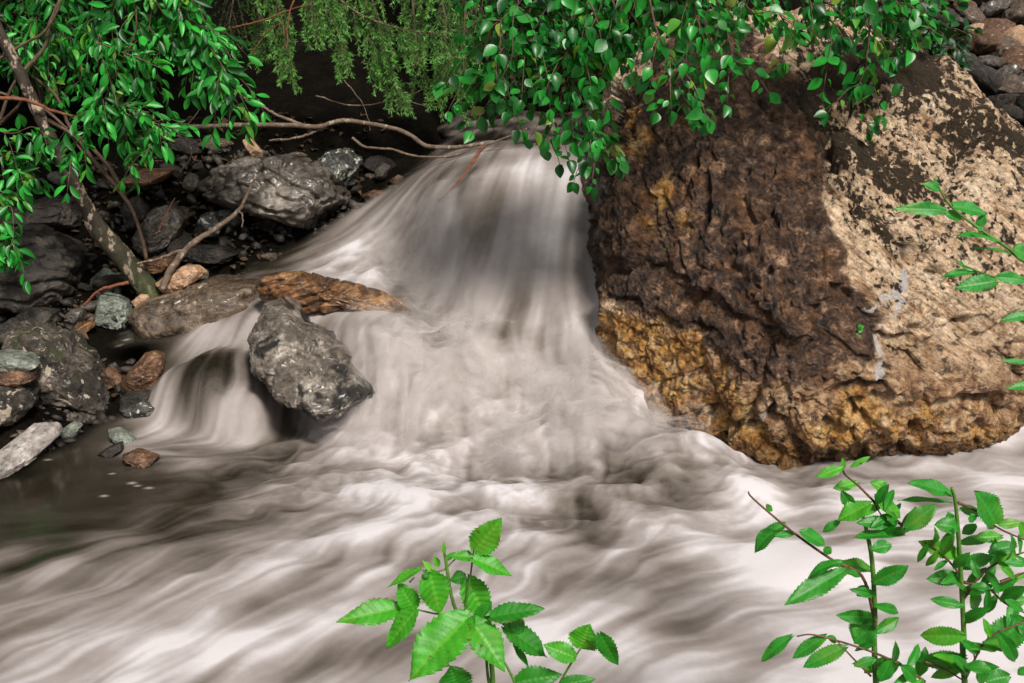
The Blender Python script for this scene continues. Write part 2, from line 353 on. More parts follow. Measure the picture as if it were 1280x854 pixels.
mid = np.maximum(np.clip(4 * F0 * (1.15 - F0), 0, 1), .75 * (F0 > .5)) * sstep(0.02, 0.25, F0); mid = np.maximum(blur(mid, 2), 2.0 * dm)
swirl = P(480, 322, 3.6); swirl = np.exp(-(((GX - swirl[0]) / 0.30)**2 + ((GY - swirl[1]) / 0.16)**2))
steep = sstep(0.12, 0.3, np.hypot(*np.gradient(H0, DX)) * 0.3) * sstep(0.3, 0.4, H0)
F = F0 - .005 + mid * ((0.046 - .018 * steep) * L1 * (1 - .55 * zone) + (0.044 - .012 * steep) * L2 * (1 - .4 * zone) + 0.10 * L3 * (1 - 0.65 * steep) + 0.125 * L4 * (1 - .7 * steep)) + (foot + swirl + .6 * zone) * (0.20 * Tn + 0.14 * Fb + .06 * Fr) + 0.07 * mid * Tn * (1 - steep)
for px, py, z_, rr in [(118,437,.2,.012),(125,438,.2,.009),(148,426,.2,.010),(158,422,.2,.008),(135,444,.2,.006),(112,431,.2,.007),(150,415,.2,.02),(128,414,.2,.012),(165,604,0,.008),(172,607,0,.006),(140,592,0,.006),(186,610,0,.008),(60,575,0,.006),(130,620,0,.007)]:
    q_ = P0(px, py, z_); F = np.maximum(F, .8 * np.exp(-(((GX - q_[0]) / (1.6 * rr))**2 + ((GY - q_[1]) / rr)**2)))
F = np.clip(F, 0.0, 1.0)
choppy = np.clip(0.25 + foot * 1.5 + swirl * 1.6, 0, 1.5) * (1 - steep) * sstep(0.05, 0.4, F0)
Ts = blur(Tn, 2.5)
Hs = H0 + 0.0028 * L3 * mid * (1 - .6 * steep) + choppy * 0.022 * Ts + choppy * 0.008 * L4 + (foot + swirl) * 0.006 * Fb + zone * (0.022 * Ts + .010 * blur(Fb, 2))
calm = 1 - sstep(0.03, 0.25, F0)
Hs += calm * 0.0012 * fbm(np.stack([GX * 14, GY * 26, GX * 0], -1).reshape(-1, 3), 3).reshape(GX.shape)
ALPHA = np.clip(sstep(0.0, -0.07, WSD + 0.02 * L3), 0, 1)
slab = P(262, 378, 3.5); sm_ = np.exp(-(((GX - slab[0]) / 0.15)**2 + ((GY - slab[1]) / 0.10)**2))
ALPHA *= 1 - 0.35 * dm * (1 - sstep(0.15, 0.6, F)); ALPHA *= 1 - np.clip(1.2 * sm_, 0, 1) * (1 - sstep(0.25, 0.7, F))

def water_mat():
    m = NT('silty_white_water'); f = m.attr('foam'); a = m.attr('cover'); co = m.coord()
    fn = m.math('MULTIPLY_ADD', m.math('SUBTRACT', m.noise(co, 55, 5, 0.65), 0.5), m.maprange(f, 0.05, 0.4, 0.0, 0.10), f)
    c = m.ramp(fn, [(0.0, (0.020, 0.017, 0.011)), (0.18, (0.060, 0.050, 0.040)), (0.45, (0.175, 0.150, 0.132)), (0.72, (0.345, 0.312, 0.300)), (1.0, (0.64, 0.61, 0.625))])
    p = m.bsdf(Base_Color=c, Roughness=m.maprange(f, 0.02, 0.35, 0.10, 0.62), Specular_IOR_Level=m.maprange(f, 0.05, 0.5, 0.45, 0.18), IOR=1.33)
    tr = m.n('ShaderNodeBsdfTransparent').outputs[0]
    return m.done(m.n('ShaderNodeMixShader', i0=a, i1=tr, i2=p).outputs[0])
WATER = water_mat()
def water_obj(name, keep):
    ny, nx = GX.shape; idx = np.arange(ny * nx).reshape(ny, nx)
    q = np.stack([idx[:-1, :-1], idx[:-1, 1:], idx[1:, 1:], idx[1:, :-1]], -1)[keep]
    used = np.unique(q); mp = np.full(ny * nx, -1); mp[used] = np.arange(len(used))
    v = np.stack([GX, GY, Hs], -1).reshape(-1, 3)[used]; me = mk_mesh(name, v, mp[q])
    attr(me, 'foam', F.ravel()[used]); attr(me, 'cover', ALPHA.ravel()[used])
    zy, zx = np.gradient(blur(Hs, 6.0), DX); n = unit(np.stack([-zx, -zy, np.ones_like(zx)], -1)).reshape(-1, 3)[used]
    me.normals_split_custom_set_from_vertices(n.tolist())
    return link(name, me, WATER)
wet = WSD[:-1, :-1] < 0.03
fallpoly = [tuple(P(a, b, c)[:2]) for a, b, c in [(525,232,3.76),(740,200,3.78),(760,330,3.4),(790,490,3.04),(760,540,2.95),(560,560,2.93),(440,540,2.97),(400,430,3.14),(530,400,3.32),(560,360,3.47),(520,290,3.66)]]
isfall = poly_sd(GX[:-1, :-1], GY[:-1, :-1], fallpoly) < 0
tag(water_obj('water', wet & ~isfall), kind='structure')
tag(water_obj('waterfall', wet & isfall), kind='structure')

# --- spray thrown up where the fall strikes the pool: thin broken veils above the surface
def spray_mat():
    m = NT('spray'); a = m.attr('cover'); co = m.coord()
    a = m.math('MULTIPLY', a, m.maprange(m.noise(co, 22, 3, 0.55), 0.25, 0.75, 0.7, 1.2), clamp=True)
    d = m.n('ShaderNodeBsdfDiffuse', Color=(0.66, 0.615, 0.59)).outputs[0]; t = m.n('ShaderNodeBsdfTranslucent', Color=(0.66, 0.615, 0.59)).outputs[0]
    b = m.n('ShaderNodeMixShader', i0=0.4, i1=d, i2=t).outputs[0]
    return m.done(m.n('ShaderNodeMixShader', i0=a, i1=m.n('ShaderNodeBsdfTransparent').outputs[0], i2=b).outputs[0])
SPRAY = spray_mat(); fall_o = bpy.data.objects['waterfall']
for kk, (dz, am) in enumerate(((.018, .34), (.040, .30), (.066, .24))):
    n_ = lic(blur(rng.normal(size=GX.shape), 7 - kk), 6); a_ = zone * np.clip(am + .13 * n_ + .10 * L2 + .07 * L1 + .06 * Fb, 0, .62)
    hh = blur(Hs, 3) + dz * (1 + .5 * np.roll(Tn, 37 * kk, 1)); keep = (a_[:-1, :-1] > .02) & wet
    ny, nx = GX.shape; idx = np.arange(ny * nx).reshape(ny, nx); q = np.stack([idx[:-1, :-1], idx[:-1, 1:], idx[1:, 1:], idx[1:, :-1]], -1)[keep]
    used = np.unique(q); mp = np.full(ny * nx, -1); mp[used] = np.arange(len(used)); me = mk_mesh('spray', np.stack([GX, GY, hh], -1).reshape(-1, 3)[used], mp[q]); attr(me, 'cover', (a_ * sstep(.02, .08, a_)).ravel()[used])
    zy, zx = np.gradient(blur(hh, 8), DX); me.normals_split_custom_set_from_vertices(unit(np.stack([-zx, -zy, np.ones_like(zx)], -1)).reshape(-1, 3)[used].tolist())
    link('spray', me, SPRAY, parent=fall_o)

# ------------------------------------------------------------------ rocks
_ico = {}
def ico(n):
    if n not in _ico:
        bm = bmesh.new(); bmesh.ops.create_icosphere(bm, subdivisions=n, radius=1.0); bm.verts.ensure_lookup_table()
        _ico[n] = (np.array([v.co[:] for v in bm.verts]), np.array([[v.index for v in f.verts] for f in bm.faces])); bm.free()
    return _ico[n]
LAND = []                                 # terrain control points found under the rocks
def rock_shape(outline, Y, df, db, sub=6, seed=1, cuts=10, amp=0.03, fs=2.5, fine=0.018, boxy=2.4, smooth=2, tilt=0.0, strata=None, land=True, cutmin=0.70):
    r_ = np.random.default_rng(seed); o = np.array(outline, float)
    Yo = np.full(len(o), Y) if np.isscalar(Y) else np.interp(o[:, 1], [Y[0][0], Y[1][0]], [Y[0][1], Y[1][1]])
    w = P(o[:, 0], o[:, 1], Yo); xz = w[:, [0, 2]]
    a2 = 0; c = np.zeros(2)
    for k in range(len(xz)):
        p, q = xz[k], xz[(k + 1) % len(xz)]; cr = p[0] * q[1] - q[0] * p[1]; a2 += cr; c += (p + q) * cr
    c = c / (3 * a2); th = np.linspace(0, 2 * np.pi, 720, endpoint=False); D = np.stack([np.cos(th), np.sin(th)], -1); Rr = np.zeros(720)
    for k in range(len(xz)):
        p = xz[k] - c; e = xz[(k + 1) % len(xz)] - xz[k]; den = D[:, 0] * e[1] - D[:, 1] * e[0]; den = np.where(np.abs(den) < 1e-12, 1e-12, den)
        t = (p[0] * e[1] - p[1] * e[0]) / den; s = (p[0] * D[:, 1] - p[1] * D[:, 0]) / den
        Rr = np.where((s >= 0) & (s <= 1) & (t > 0), np.maximum(Rr, t), Rr)
    if smooth:
        k = np.arange(-4 * smooth, 4 * smooth + 1); g = np.exp(-k**2 / (2 * smooth**2)); g /= g.sum()
        Rr = sum(gk * np.roll(Rr, int(kk)) for kk, gk in zip(k, g))
    yz = np.polyfit(w[:, 2], w[:, 1], 1) if np.ptp(w[:, 1]) > 1e-6 else (0.0, w[:, 1].mean())
    v, f = ico(sub); a = np.hypot(v[:, 0], v[:, 2]); ang = np.arctan2(v[:, 2], v[:, 0]) % (2 * np.pi); r = np.interp(ang, np.append(th, 2 * np.pi), np.append(Rr, Rr[0]))
    aa = np.clip(a, 0, 1)**(2.0 / boxy) if boxy > 2 else a
    x = c[0] + np.cos(ang) * r * aa; z = c[1] + np.sin(ang) * r * aa
    size = math.sqrt(abs(a2) / 2)
    dep = np.where(v[:, 1] < 0, df, db) * np.sign(v[:, 1]) * np.abs(v[:, 1])**(2.0 / boxy if boxy > 2 else 1)
    y = yz[0] * z + yz[1] + dep + tilt * (z - c[1])
    p = np.stack([x, y, z], -1); cen = np.array([c[0], yz[0] * c[1] + yz[1], c[1]])
    for k in range(cuts):                 # broken facets
        n = r_.normal(size=3) * np.array([.75, 1.1, .75]); n[1] = -abs(n[1]) if r_.random() < 0.8 else n[1]; n /= np.linalg.norm(n)
        d = (p - cen) @ n; h = d.max() * r_.uniform(cutmin, 0.93); over = d > h; p[over] -= ((d[over] - h) * 0.92)[:, None] * n
    nn = unit((p - cen) / np.array([size, (df + db) / 2 + 1e-3, size]))
    off = seed * 3.7; q = (p - cen) / size
    p = p + nn * (size * amp * ridged(q * fs + off, 3) * 0.5)[:, None]
    if strata is not None:
        sd, fr, am = strata; s = q @ unit(sd) * fr + 0.9 * fbm(q * 2 + off, 3); saw = np.abs((s % 1) - 0.5) * 2
        p = p + nn * (size * am * (sstep(0.1, 0.5, saw) - 0.6))[:, None]
    p = p + nn * (size * fine * (.8 * fbm(q * 9 + off, 4, 0.6) + 2.2 * facets(q * 2.3 + .25 * fbm(q * 3, 2)[:, None] + off) + 1.1 * facets(q * 5.5 + .2 * fbm(q * 6, 2)[:, None] + off)))[:, None]
    for ax, lo, hi in ((0, xz[:, 0].min(), xz[:, 0].max()), (2, xz[:, 1].min(), xz[:, 1].max())):
        a_, b_ = p[:, ax].min(), p[:, ax].max(); p[:, ax] = lo + (p[:, ax] - a_) * (hi - lo) / (b_ - a_)
    if land:
        zb = p[:, 2].min(); LAND.append((cen[0], cen[1] + 0.02, zb + 0.22 * (p[:, 2].max() - zb)))
    return p, f, cen
def rock(name, outline, Y, df, db, mat, label, cat='rock', group=None, **k):
    p, f, cen = rock_shape(outline, Y, df, db, **k)
    org = np.array([cen[0], cen[1], p[:, 2].min()])
    o = link(name, mk_mesh(name, p - org, f), mat, org); return tag(o, label, cat, group)

GREY = rock_mat('grey_schist', [(0.030, 0.024, 0.018), (0.105, 0.088, 0.070), (0.27, 0.235, 0.195)], 6, strata=((0.3, 0.5, 0.2), 26, 0.5), rough=0.42, wet=0.4)
GREYD = rock_mat('dark_grey_schist', [(0.010, 0.008, 0.006), (0.034, 0.027, 0.020), (0.10, 0.083, 0.065)], 8, strata=((0.2, 0.35, 0.1), 30, 0.6), rough=0.55)
SPECK = rock_mat('speckled_gneiss', [(0.015, 0.015, 0.013), (0.05, 0.05, 0.043), (0.14, 0.14, 0.12)], 12, fleck=(26, 0.56, (0.5, 0.5, 0.44)), rough=0.45, wet=0.2)
BROWN = rock_mat('brown_wet_stone', [(0.05, 0.024, 0.012), (0.16, 0.08, 0.04), (0.36, 0.21, 0.12)], 10, strata=((0.4, 0.1, 0.3), 34, 0.4), rough=0.4, wet=0.3)
ORANGE = rock_mat('rusty_layered_rock', [(0.05, 0.022, 0.008), (0.24, 0.105, 0.032), (0.46, 0.26, 0.12)], 8, strata=((0.0, 0.35, 0.0), 40, 0.85), rough=0.4, wet=0.35, bump=0.9)
CREAM = rock_mat('cream_stone', [(0.28, 0.16, 0.085), (0.45, 0.28, 0.17), (0.60, 0.43, 0.30)], 9, rough=0.6)
GREEN = rock_mat('greenish_stone', [(0.11, 0.125, 0.10), (0.21, 0.235, 0.19), (0.36, 0.38, 0.32)], 10, strata=((0.5, 0.2, 0.1), 30, 0.4), rough=0.4, wet=0.2)
WETG = rock_mat('wet_silvery_rock', [(0.035, 0.028, 0.020), (0.17, 0.142, 0.112), (0.50, 0.45, 0.39)], 11, speck=(7, 0.54, (0.018, 0.016, 0.013)), rough=0.36, wet=0.35, bump=1.0)
MOSSY = rock_mat('mossy_rock', [(0.010, 0.008, 0.005), (0.045, 0.036, 0.026), (0.20, 0.165, 0.13)], 12, fleck=(22, 0.58, (0.42, 0.36, 0.27)), rough=0.5, wet=0.2, bump=1.0, moss=0.5)
MARBLE = rock_mat('pale_banded_slab', [(0.26, 0.23, 0.20), (0.46, 0.41, 0.375), (0.62, 0.57, 0.53)], 8, strata=((0.2, 0.75, 0.0), 26, 0.55), fleck=(22, 0.66, (0.06, 0.05, 0.045)), rough=0.5, wet=0.1)
BLACK = rock_mat('dark_wet_rock', [(0.010, 0.009, 0.006), (0.030, 0.026, 0.018), (0.085, 0.072, 0.052)], 12, rough=0.5, wet=0.0, bump=0.9)
SLAB = rock_mat('wet_brown_slab', [(0.045, 0.030, 0.018), (0.13, 0.092, 0.060), (0.29, 0.215, 0.15)], 9, strata=((0.35, 0.1, 0.2), 22, 0.45), rough=0.35, wet=0.4)

# --- the great boulder
bo = [(737,225),(748,165),(768,98),(800,58),(870,34),(960,24),(1060,34),(1140,62),(1200,98),(1280,150),(1345,215),(1385,330),(1372,450),(1330,540),(1240,590),(1180,602),(1110,602),(1050,582),(1000,562),(930,546),(826,544),(752,508),(722,468),(730,415),(746,362),(734,330)]
p, f, cen = rock_shape(bo, ((25, 3.62), (585, 2.86)), 0.34, 0.95, sub=8, seed=5, cuts=34, amp=0.0, fine=0.0, boxy=3.0, smooth=1, land=False, cutmin=.86)
bx, by = PIX(p); front = (p[:, 1] < cen[1] + 0.7 * (cen[2] - p[:, 2]) + 0.75).astype(float)
nn = unit((p - cen) / np.array([0.62, 0.6, 0.6]))
wob = 14 * fbm(p * 4, 3); bxw, byw = bx + wob, by + 12 * fbm(p * 4 + 31, 3)
q = p - cen
disp = 0.030 * ridged(q * 2.2 + 3, 3) * 0.5
qw = q + 0.03 * np.stack([fbm(q * 7, 3), fbm(q * 7 + 40, 3), fbm(q * 7 + 80, 3)], -1)
disp += 0.062 * facets(qw * 3.0) + 0.018 * facets(qw * 9 + 7) + 0.007 * facets(qw * 24 + 3)
sdir = unit(np.array([0.55, -0.25, 0.8]))           # foliation running down to the right on the pale side
s = q @ sdir
pale = sstep(-30, 25, -poly_sd(bxw, byw, [(1010,70),(1180,60),(1420,180),(1420,400),(1200,430),(1100,400),(1065,340),(1045,240),(1010,200),(985,110)]))
disp += pale * 0.022 * ridged(np.stack([q[:, 0] * 2.2 + q[:, 2] * 1.2, q[:, 1] * 2, s * 16], -1), 4, 0.6) * 0.6
disp += (1 - pale) * 0.011 * ridged(q * 6 + 9, 5, 0.55) * 0.5
disp += 0.010 * fbm(q * 22, 4, 0.65)
pits = sstep(0.42, 0.62, perlin(q * 26 + 5)) * (1 - pale); disp -= 0.022 * pits
creases = [([(745,362),(800,395),(864,434),(885,470),(870,500)], 10, .05), ([(1079,442),(1100,430),(1116,416)], 7, .05), ([(991,482),(1061,476),(1114,506),(1201,489),(1290,488)], 9, .05), ([(1109,508),(1114,558)], 5, .04),
           ([(1175,424),(1220,420),(1290,404)], 14, .06), ([(1025,520),(1052,532),(1080,540)], 15, .07), ([(1010,215),(1050,250),(1120,310),(1165,340)], 8, .035), ([(1100,95),(1190,150),(1290,210)], 7, .03), ([(870,530),(960,525),(1010,545)], 12, .05),
           ([(850,150),(880,230),(870,300)], 14, .03), ([(930,470),(945,500),(930,530)], 8, .035), ([(1210,500),(1235,540),(1230,570)], 10, .04), ([(760,180),(790,200),(850,190)], 12, .03)]
crk = np.zeros(len(p)); jag = 22 * facets(q * 7 + 20, False); jag2 = 22 * facets(q * 7 + 90, False)
for line, wd, dp in creases:
    g = np.exp(-(seg_dist(bxw + jag, byw + jag2, line) / (wd * .62))**2) * front * (.35 + .65 * sstep(-.35, .25, perlin(q * 9 + 60))); disp -= dp * .8 * g; crk = np.maximum(crk, g)
ledge = sstep(6, -22, poly_sd(bxw, byw, [(735,372),(800,402),(862,440),(880,480),(862,520),(760,480),(730,430)])) * front; disp -= 0.012 * ledge
low = sstep(6, -22, poly_sd(bxw, byw, [(870,520),(1000,490),(1110,510),(1200,492),(1300,492),(1300,600),(1000,590)])) * front; disp += 0.008 * low
tri = sstep(4, -14, poly_sd(bxw, byw, [(1000,208),(1045,270),(1035,330),(985,345),(975,280)])) * front; disp += 0.02 * tri
# under-cut foot over the plunge pool
x0_, x1_ = p[:, 0].min(), p[:, 0].max(); p = p + nn * disp[:, None]; p[:, 0] = x0_ + (p[:, 0] - p[:, 0].min()) * (x1_ - x0_) / np.ptp(p[:, 0])
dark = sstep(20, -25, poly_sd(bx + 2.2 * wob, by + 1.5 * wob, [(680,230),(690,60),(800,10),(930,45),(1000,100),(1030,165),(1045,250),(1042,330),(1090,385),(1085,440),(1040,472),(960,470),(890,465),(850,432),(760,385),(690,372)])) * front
orange = np.clip(sstep(25, -25, poly_sd(bxw, byw, [(690,362),(745,368),(850,430),(885,470),(930,520),(960,580),(850,540),(740,450)])) + .52 * sstep(35, -35, poly_sd(bx + 2 * wob, by + 2.6 * wob, [(880,500),(1040,500),(1200,485),(1320,480),(1320,620),(950,600)])) +
                 0.55 * sstep(15, -15, poly_sd(bxw, byw, [(748,190),(760,130),(790,120),(800,170),(770,220)])) + 0.45 * sstep(25, -25, poly_sd(bxw, byw, [(770,235),(830,210),(860,260),(850,300),(800,290)])) + 0.25 * tri, 0, 1) * front * (.82 + .5 * fbm(q * 5 + 70, 3))
vein = np.exp(-(seg_dist(bx + .5 * wob + jag * .5, by + .5 * wob + jag2 * .5, [(1135,338),(1120,370),(1104,398),(1090,430),(1087,470)]) / 6)**2) + np.exp(-(seg_dist(bx + .6 * wob, by, [(1072,388),(1105,372),(1135,350)]) / 7)**2) + .8 * np.exp(-(seg_dist(bx, by, [(935,520),(965,508)]) / 8)**2)
mtop = sstep(30, -30, poly_sd(bx + 2 * wob, by + 1.5 * wob, [(880,20),(1150,30),(1200,85),(1120,135),(1075,150),(1000,118),(940,80)]))
mossb = .60 * mtop + np.clip(pale, 0, 1) * 0.60 * sstep(430, 330, by + wob) + .5 * np.exp(-(seg_dist(bxw, byw, [(1000,150),(1060,200),(1140,240)]) / 22)**2) + .3 * np.exp(-(seg_dist(bxw, byw, [(1040,240),(1110,300)]) / 14)**2) + .35 * np.exp(-(seg_dist(bxw, byw, [(1110,100),(1290,200)]) / 22)**2)
def boulder_mat():
    m = NT('boulder_rock'); co = m.coord(); D, O, Vn, M, K = [m.attr(a) for a in ('dark', 'rust', 'vein', 'moss', 'crack')]
    n1 = m.noise(co, 9, 9, 0.7, 0.5); n2 = m.noise(co, 60, 6, 0.7); n3 = m.noise(co, 160, 5, 0.7)
    fv = m.mapping(co, (2.6, 4.0, 15.0), (0, R(-36), 0)); fs = m.noise(fv, 2.2, 8, 0.72, 1.0)
    cpale = m.ramp(fs, [(0.32, (0.05, 0.026, 0.012)), (0.41, (0.40, 0.24, 0.125)), (0.52, (0.74, 0.54, 0.35)), (0.70, (0.82, 0.68, 0.50))])
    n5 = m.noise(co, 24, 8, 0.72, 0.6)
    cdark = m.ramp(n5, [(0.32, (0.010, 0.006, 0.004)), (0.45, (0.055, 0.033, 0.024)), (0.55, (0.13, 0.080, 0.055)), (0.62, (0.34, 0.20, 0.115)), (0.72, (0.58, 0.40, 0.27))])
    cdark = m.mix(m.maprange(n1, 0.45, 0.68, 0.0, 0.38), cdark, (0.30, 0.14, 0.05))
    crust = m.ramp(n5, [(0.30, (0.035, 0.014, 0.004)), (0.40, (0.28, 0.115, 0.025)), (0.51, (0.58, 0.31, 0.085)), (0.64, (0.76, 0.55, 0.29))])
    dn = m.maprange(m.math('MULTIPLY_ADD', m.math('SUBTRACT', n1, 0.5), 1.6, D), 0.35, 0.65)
    on = m.maprange(m.math('MULTIPLY_ADD', m.math('SUBTRACT', m.noise(co, 13, 7, 0.7), 0.5), 1.8, O), 0.30, 0.62)
    brown = m.ramp(n5, [(0.3, (0.05, 0.022, 0.009)), (0.46, (0.32, 0.17, 0.075)), (0.66, (0.68, 0.49, 0.31))])
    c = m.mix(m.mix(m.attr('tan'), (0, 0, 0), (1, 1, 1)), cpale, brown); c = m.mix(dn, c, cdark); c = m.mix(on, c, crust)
    c = m.mix(1.0, c, m.ramp(n2, [(0.32, 0.22), (0.47, 0.95), (0.66, 1.5)]), 'MULTIPLY')
    # dark lichen / manganese blots
    bl = m.noise(m.mapping(co, (1, 1, 1.3)), 22, 6, 0.68, 0.6); c = m.mix(m.math('MULTIPLY', m.maprange(bl, 0.56, 0.64), 0.85), c, (0.02, 0.013, 0.010))
    c = m.mix(m.maprange(m.math('MULTIPLY_ADD', m.math('SUBTRACT', n5, 0.5), 3.4, Vn), 0.62, 0.85), c, (0.60, 0.56, 0.53))
    mn = m.noise(m.mapping(co, (1, 1, 0.75), (0, R(20), 0)), 44, 5, 0.62, 0.2); ml = m.noise(co, 7, 3, 0.5)
    mo = m.maprange(m.math('ADD', m.math('MULTIPLY_ADD', m.math('SUBTRACT', ml, 0.5), 0.7, M), m.math('MULTIPLY', m.math('SUBTRACT', mn, 0.5), 3.0)), 0.72, 0.90)
    c = m.mix(mo, c, m.ramp(n3, [(0.32, (0.014, 0.008, 0.003)), (0.6, (0.045, 0.026, 0.008)), (0.75, (0.11, 0.07, 0.02))]))
    c = m.mix(m.math('MULTIPLY', m.maprange(K, 0.45, 0.95), 0.8), c, (0.016, 0.010, 0.007))
    wetb = m.maprange(m.math('MULTIPLY_ADD', m.math('SUBTRACT', n1, 0.5), 0.16, m.attr('height')), 0.03, 0.10, 1.0, 0.0); c = m.mix(m.math('MULTIPLY', wetb, 0.75), c, m.mix(1.0, c, (0.22, 0.18, 0.15), 'MULTIPLY'))
    vo = m.n('ShaderNodeTexVoronoi', Vector=co, Scale=70.0).outputs['Distance']; vo2 = m.n('ShaderNodeTexVoronoi', Vector=co, Scale=26.0, Randomness=1.0).outputs['Distance']
    h = m.math('MULTIPLY_ADD', n2, 0.6, n1); h = m.math('MULTIPLY_ADD', vo, 0.30, h); h = m.math('MULTIPLY_ADD', vo2, 0.35, h); h = m.math('MULTIPLY_ADD', fs, 0.7, h); h = m.math('MULTIPLY_ADD', n3, 0.25, h); h = m.math('MULTIPLY_ADD', mo, 0.25, h)
    rg = m.mix(dn, m.mix(on, (0.7, 0.7, 0.7), (0.36, 0.36, 0.36)), (0.33, 0.33, 0.33)); rg = m.mix(mo, rg, (0.95, 0.95, 0.95)); rg = m.mix(wetb, rg, (0.18, 0.18, 0.18))
    return m.done(m.bsdf(Base_Color=c, Roughness=rg, Specular_IOR_Level=0.5, Normal=m.bump(h, 1.0, 0.032)))
org = np.array([cen[0], cen[1], p[:, 2].min()])
me = mk_mesh('boulder', p - org, f)
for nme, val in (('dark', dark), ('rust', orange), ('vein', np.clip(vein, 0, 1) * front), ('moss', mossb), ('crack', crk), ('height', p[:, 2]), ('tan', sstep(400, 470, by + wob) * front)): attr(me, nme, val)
boulder = tag(link('boulder', me, boulder_mat(), org), 'huge brown and cream boulder with a rusty foot beside the waterfall', 'boulder')

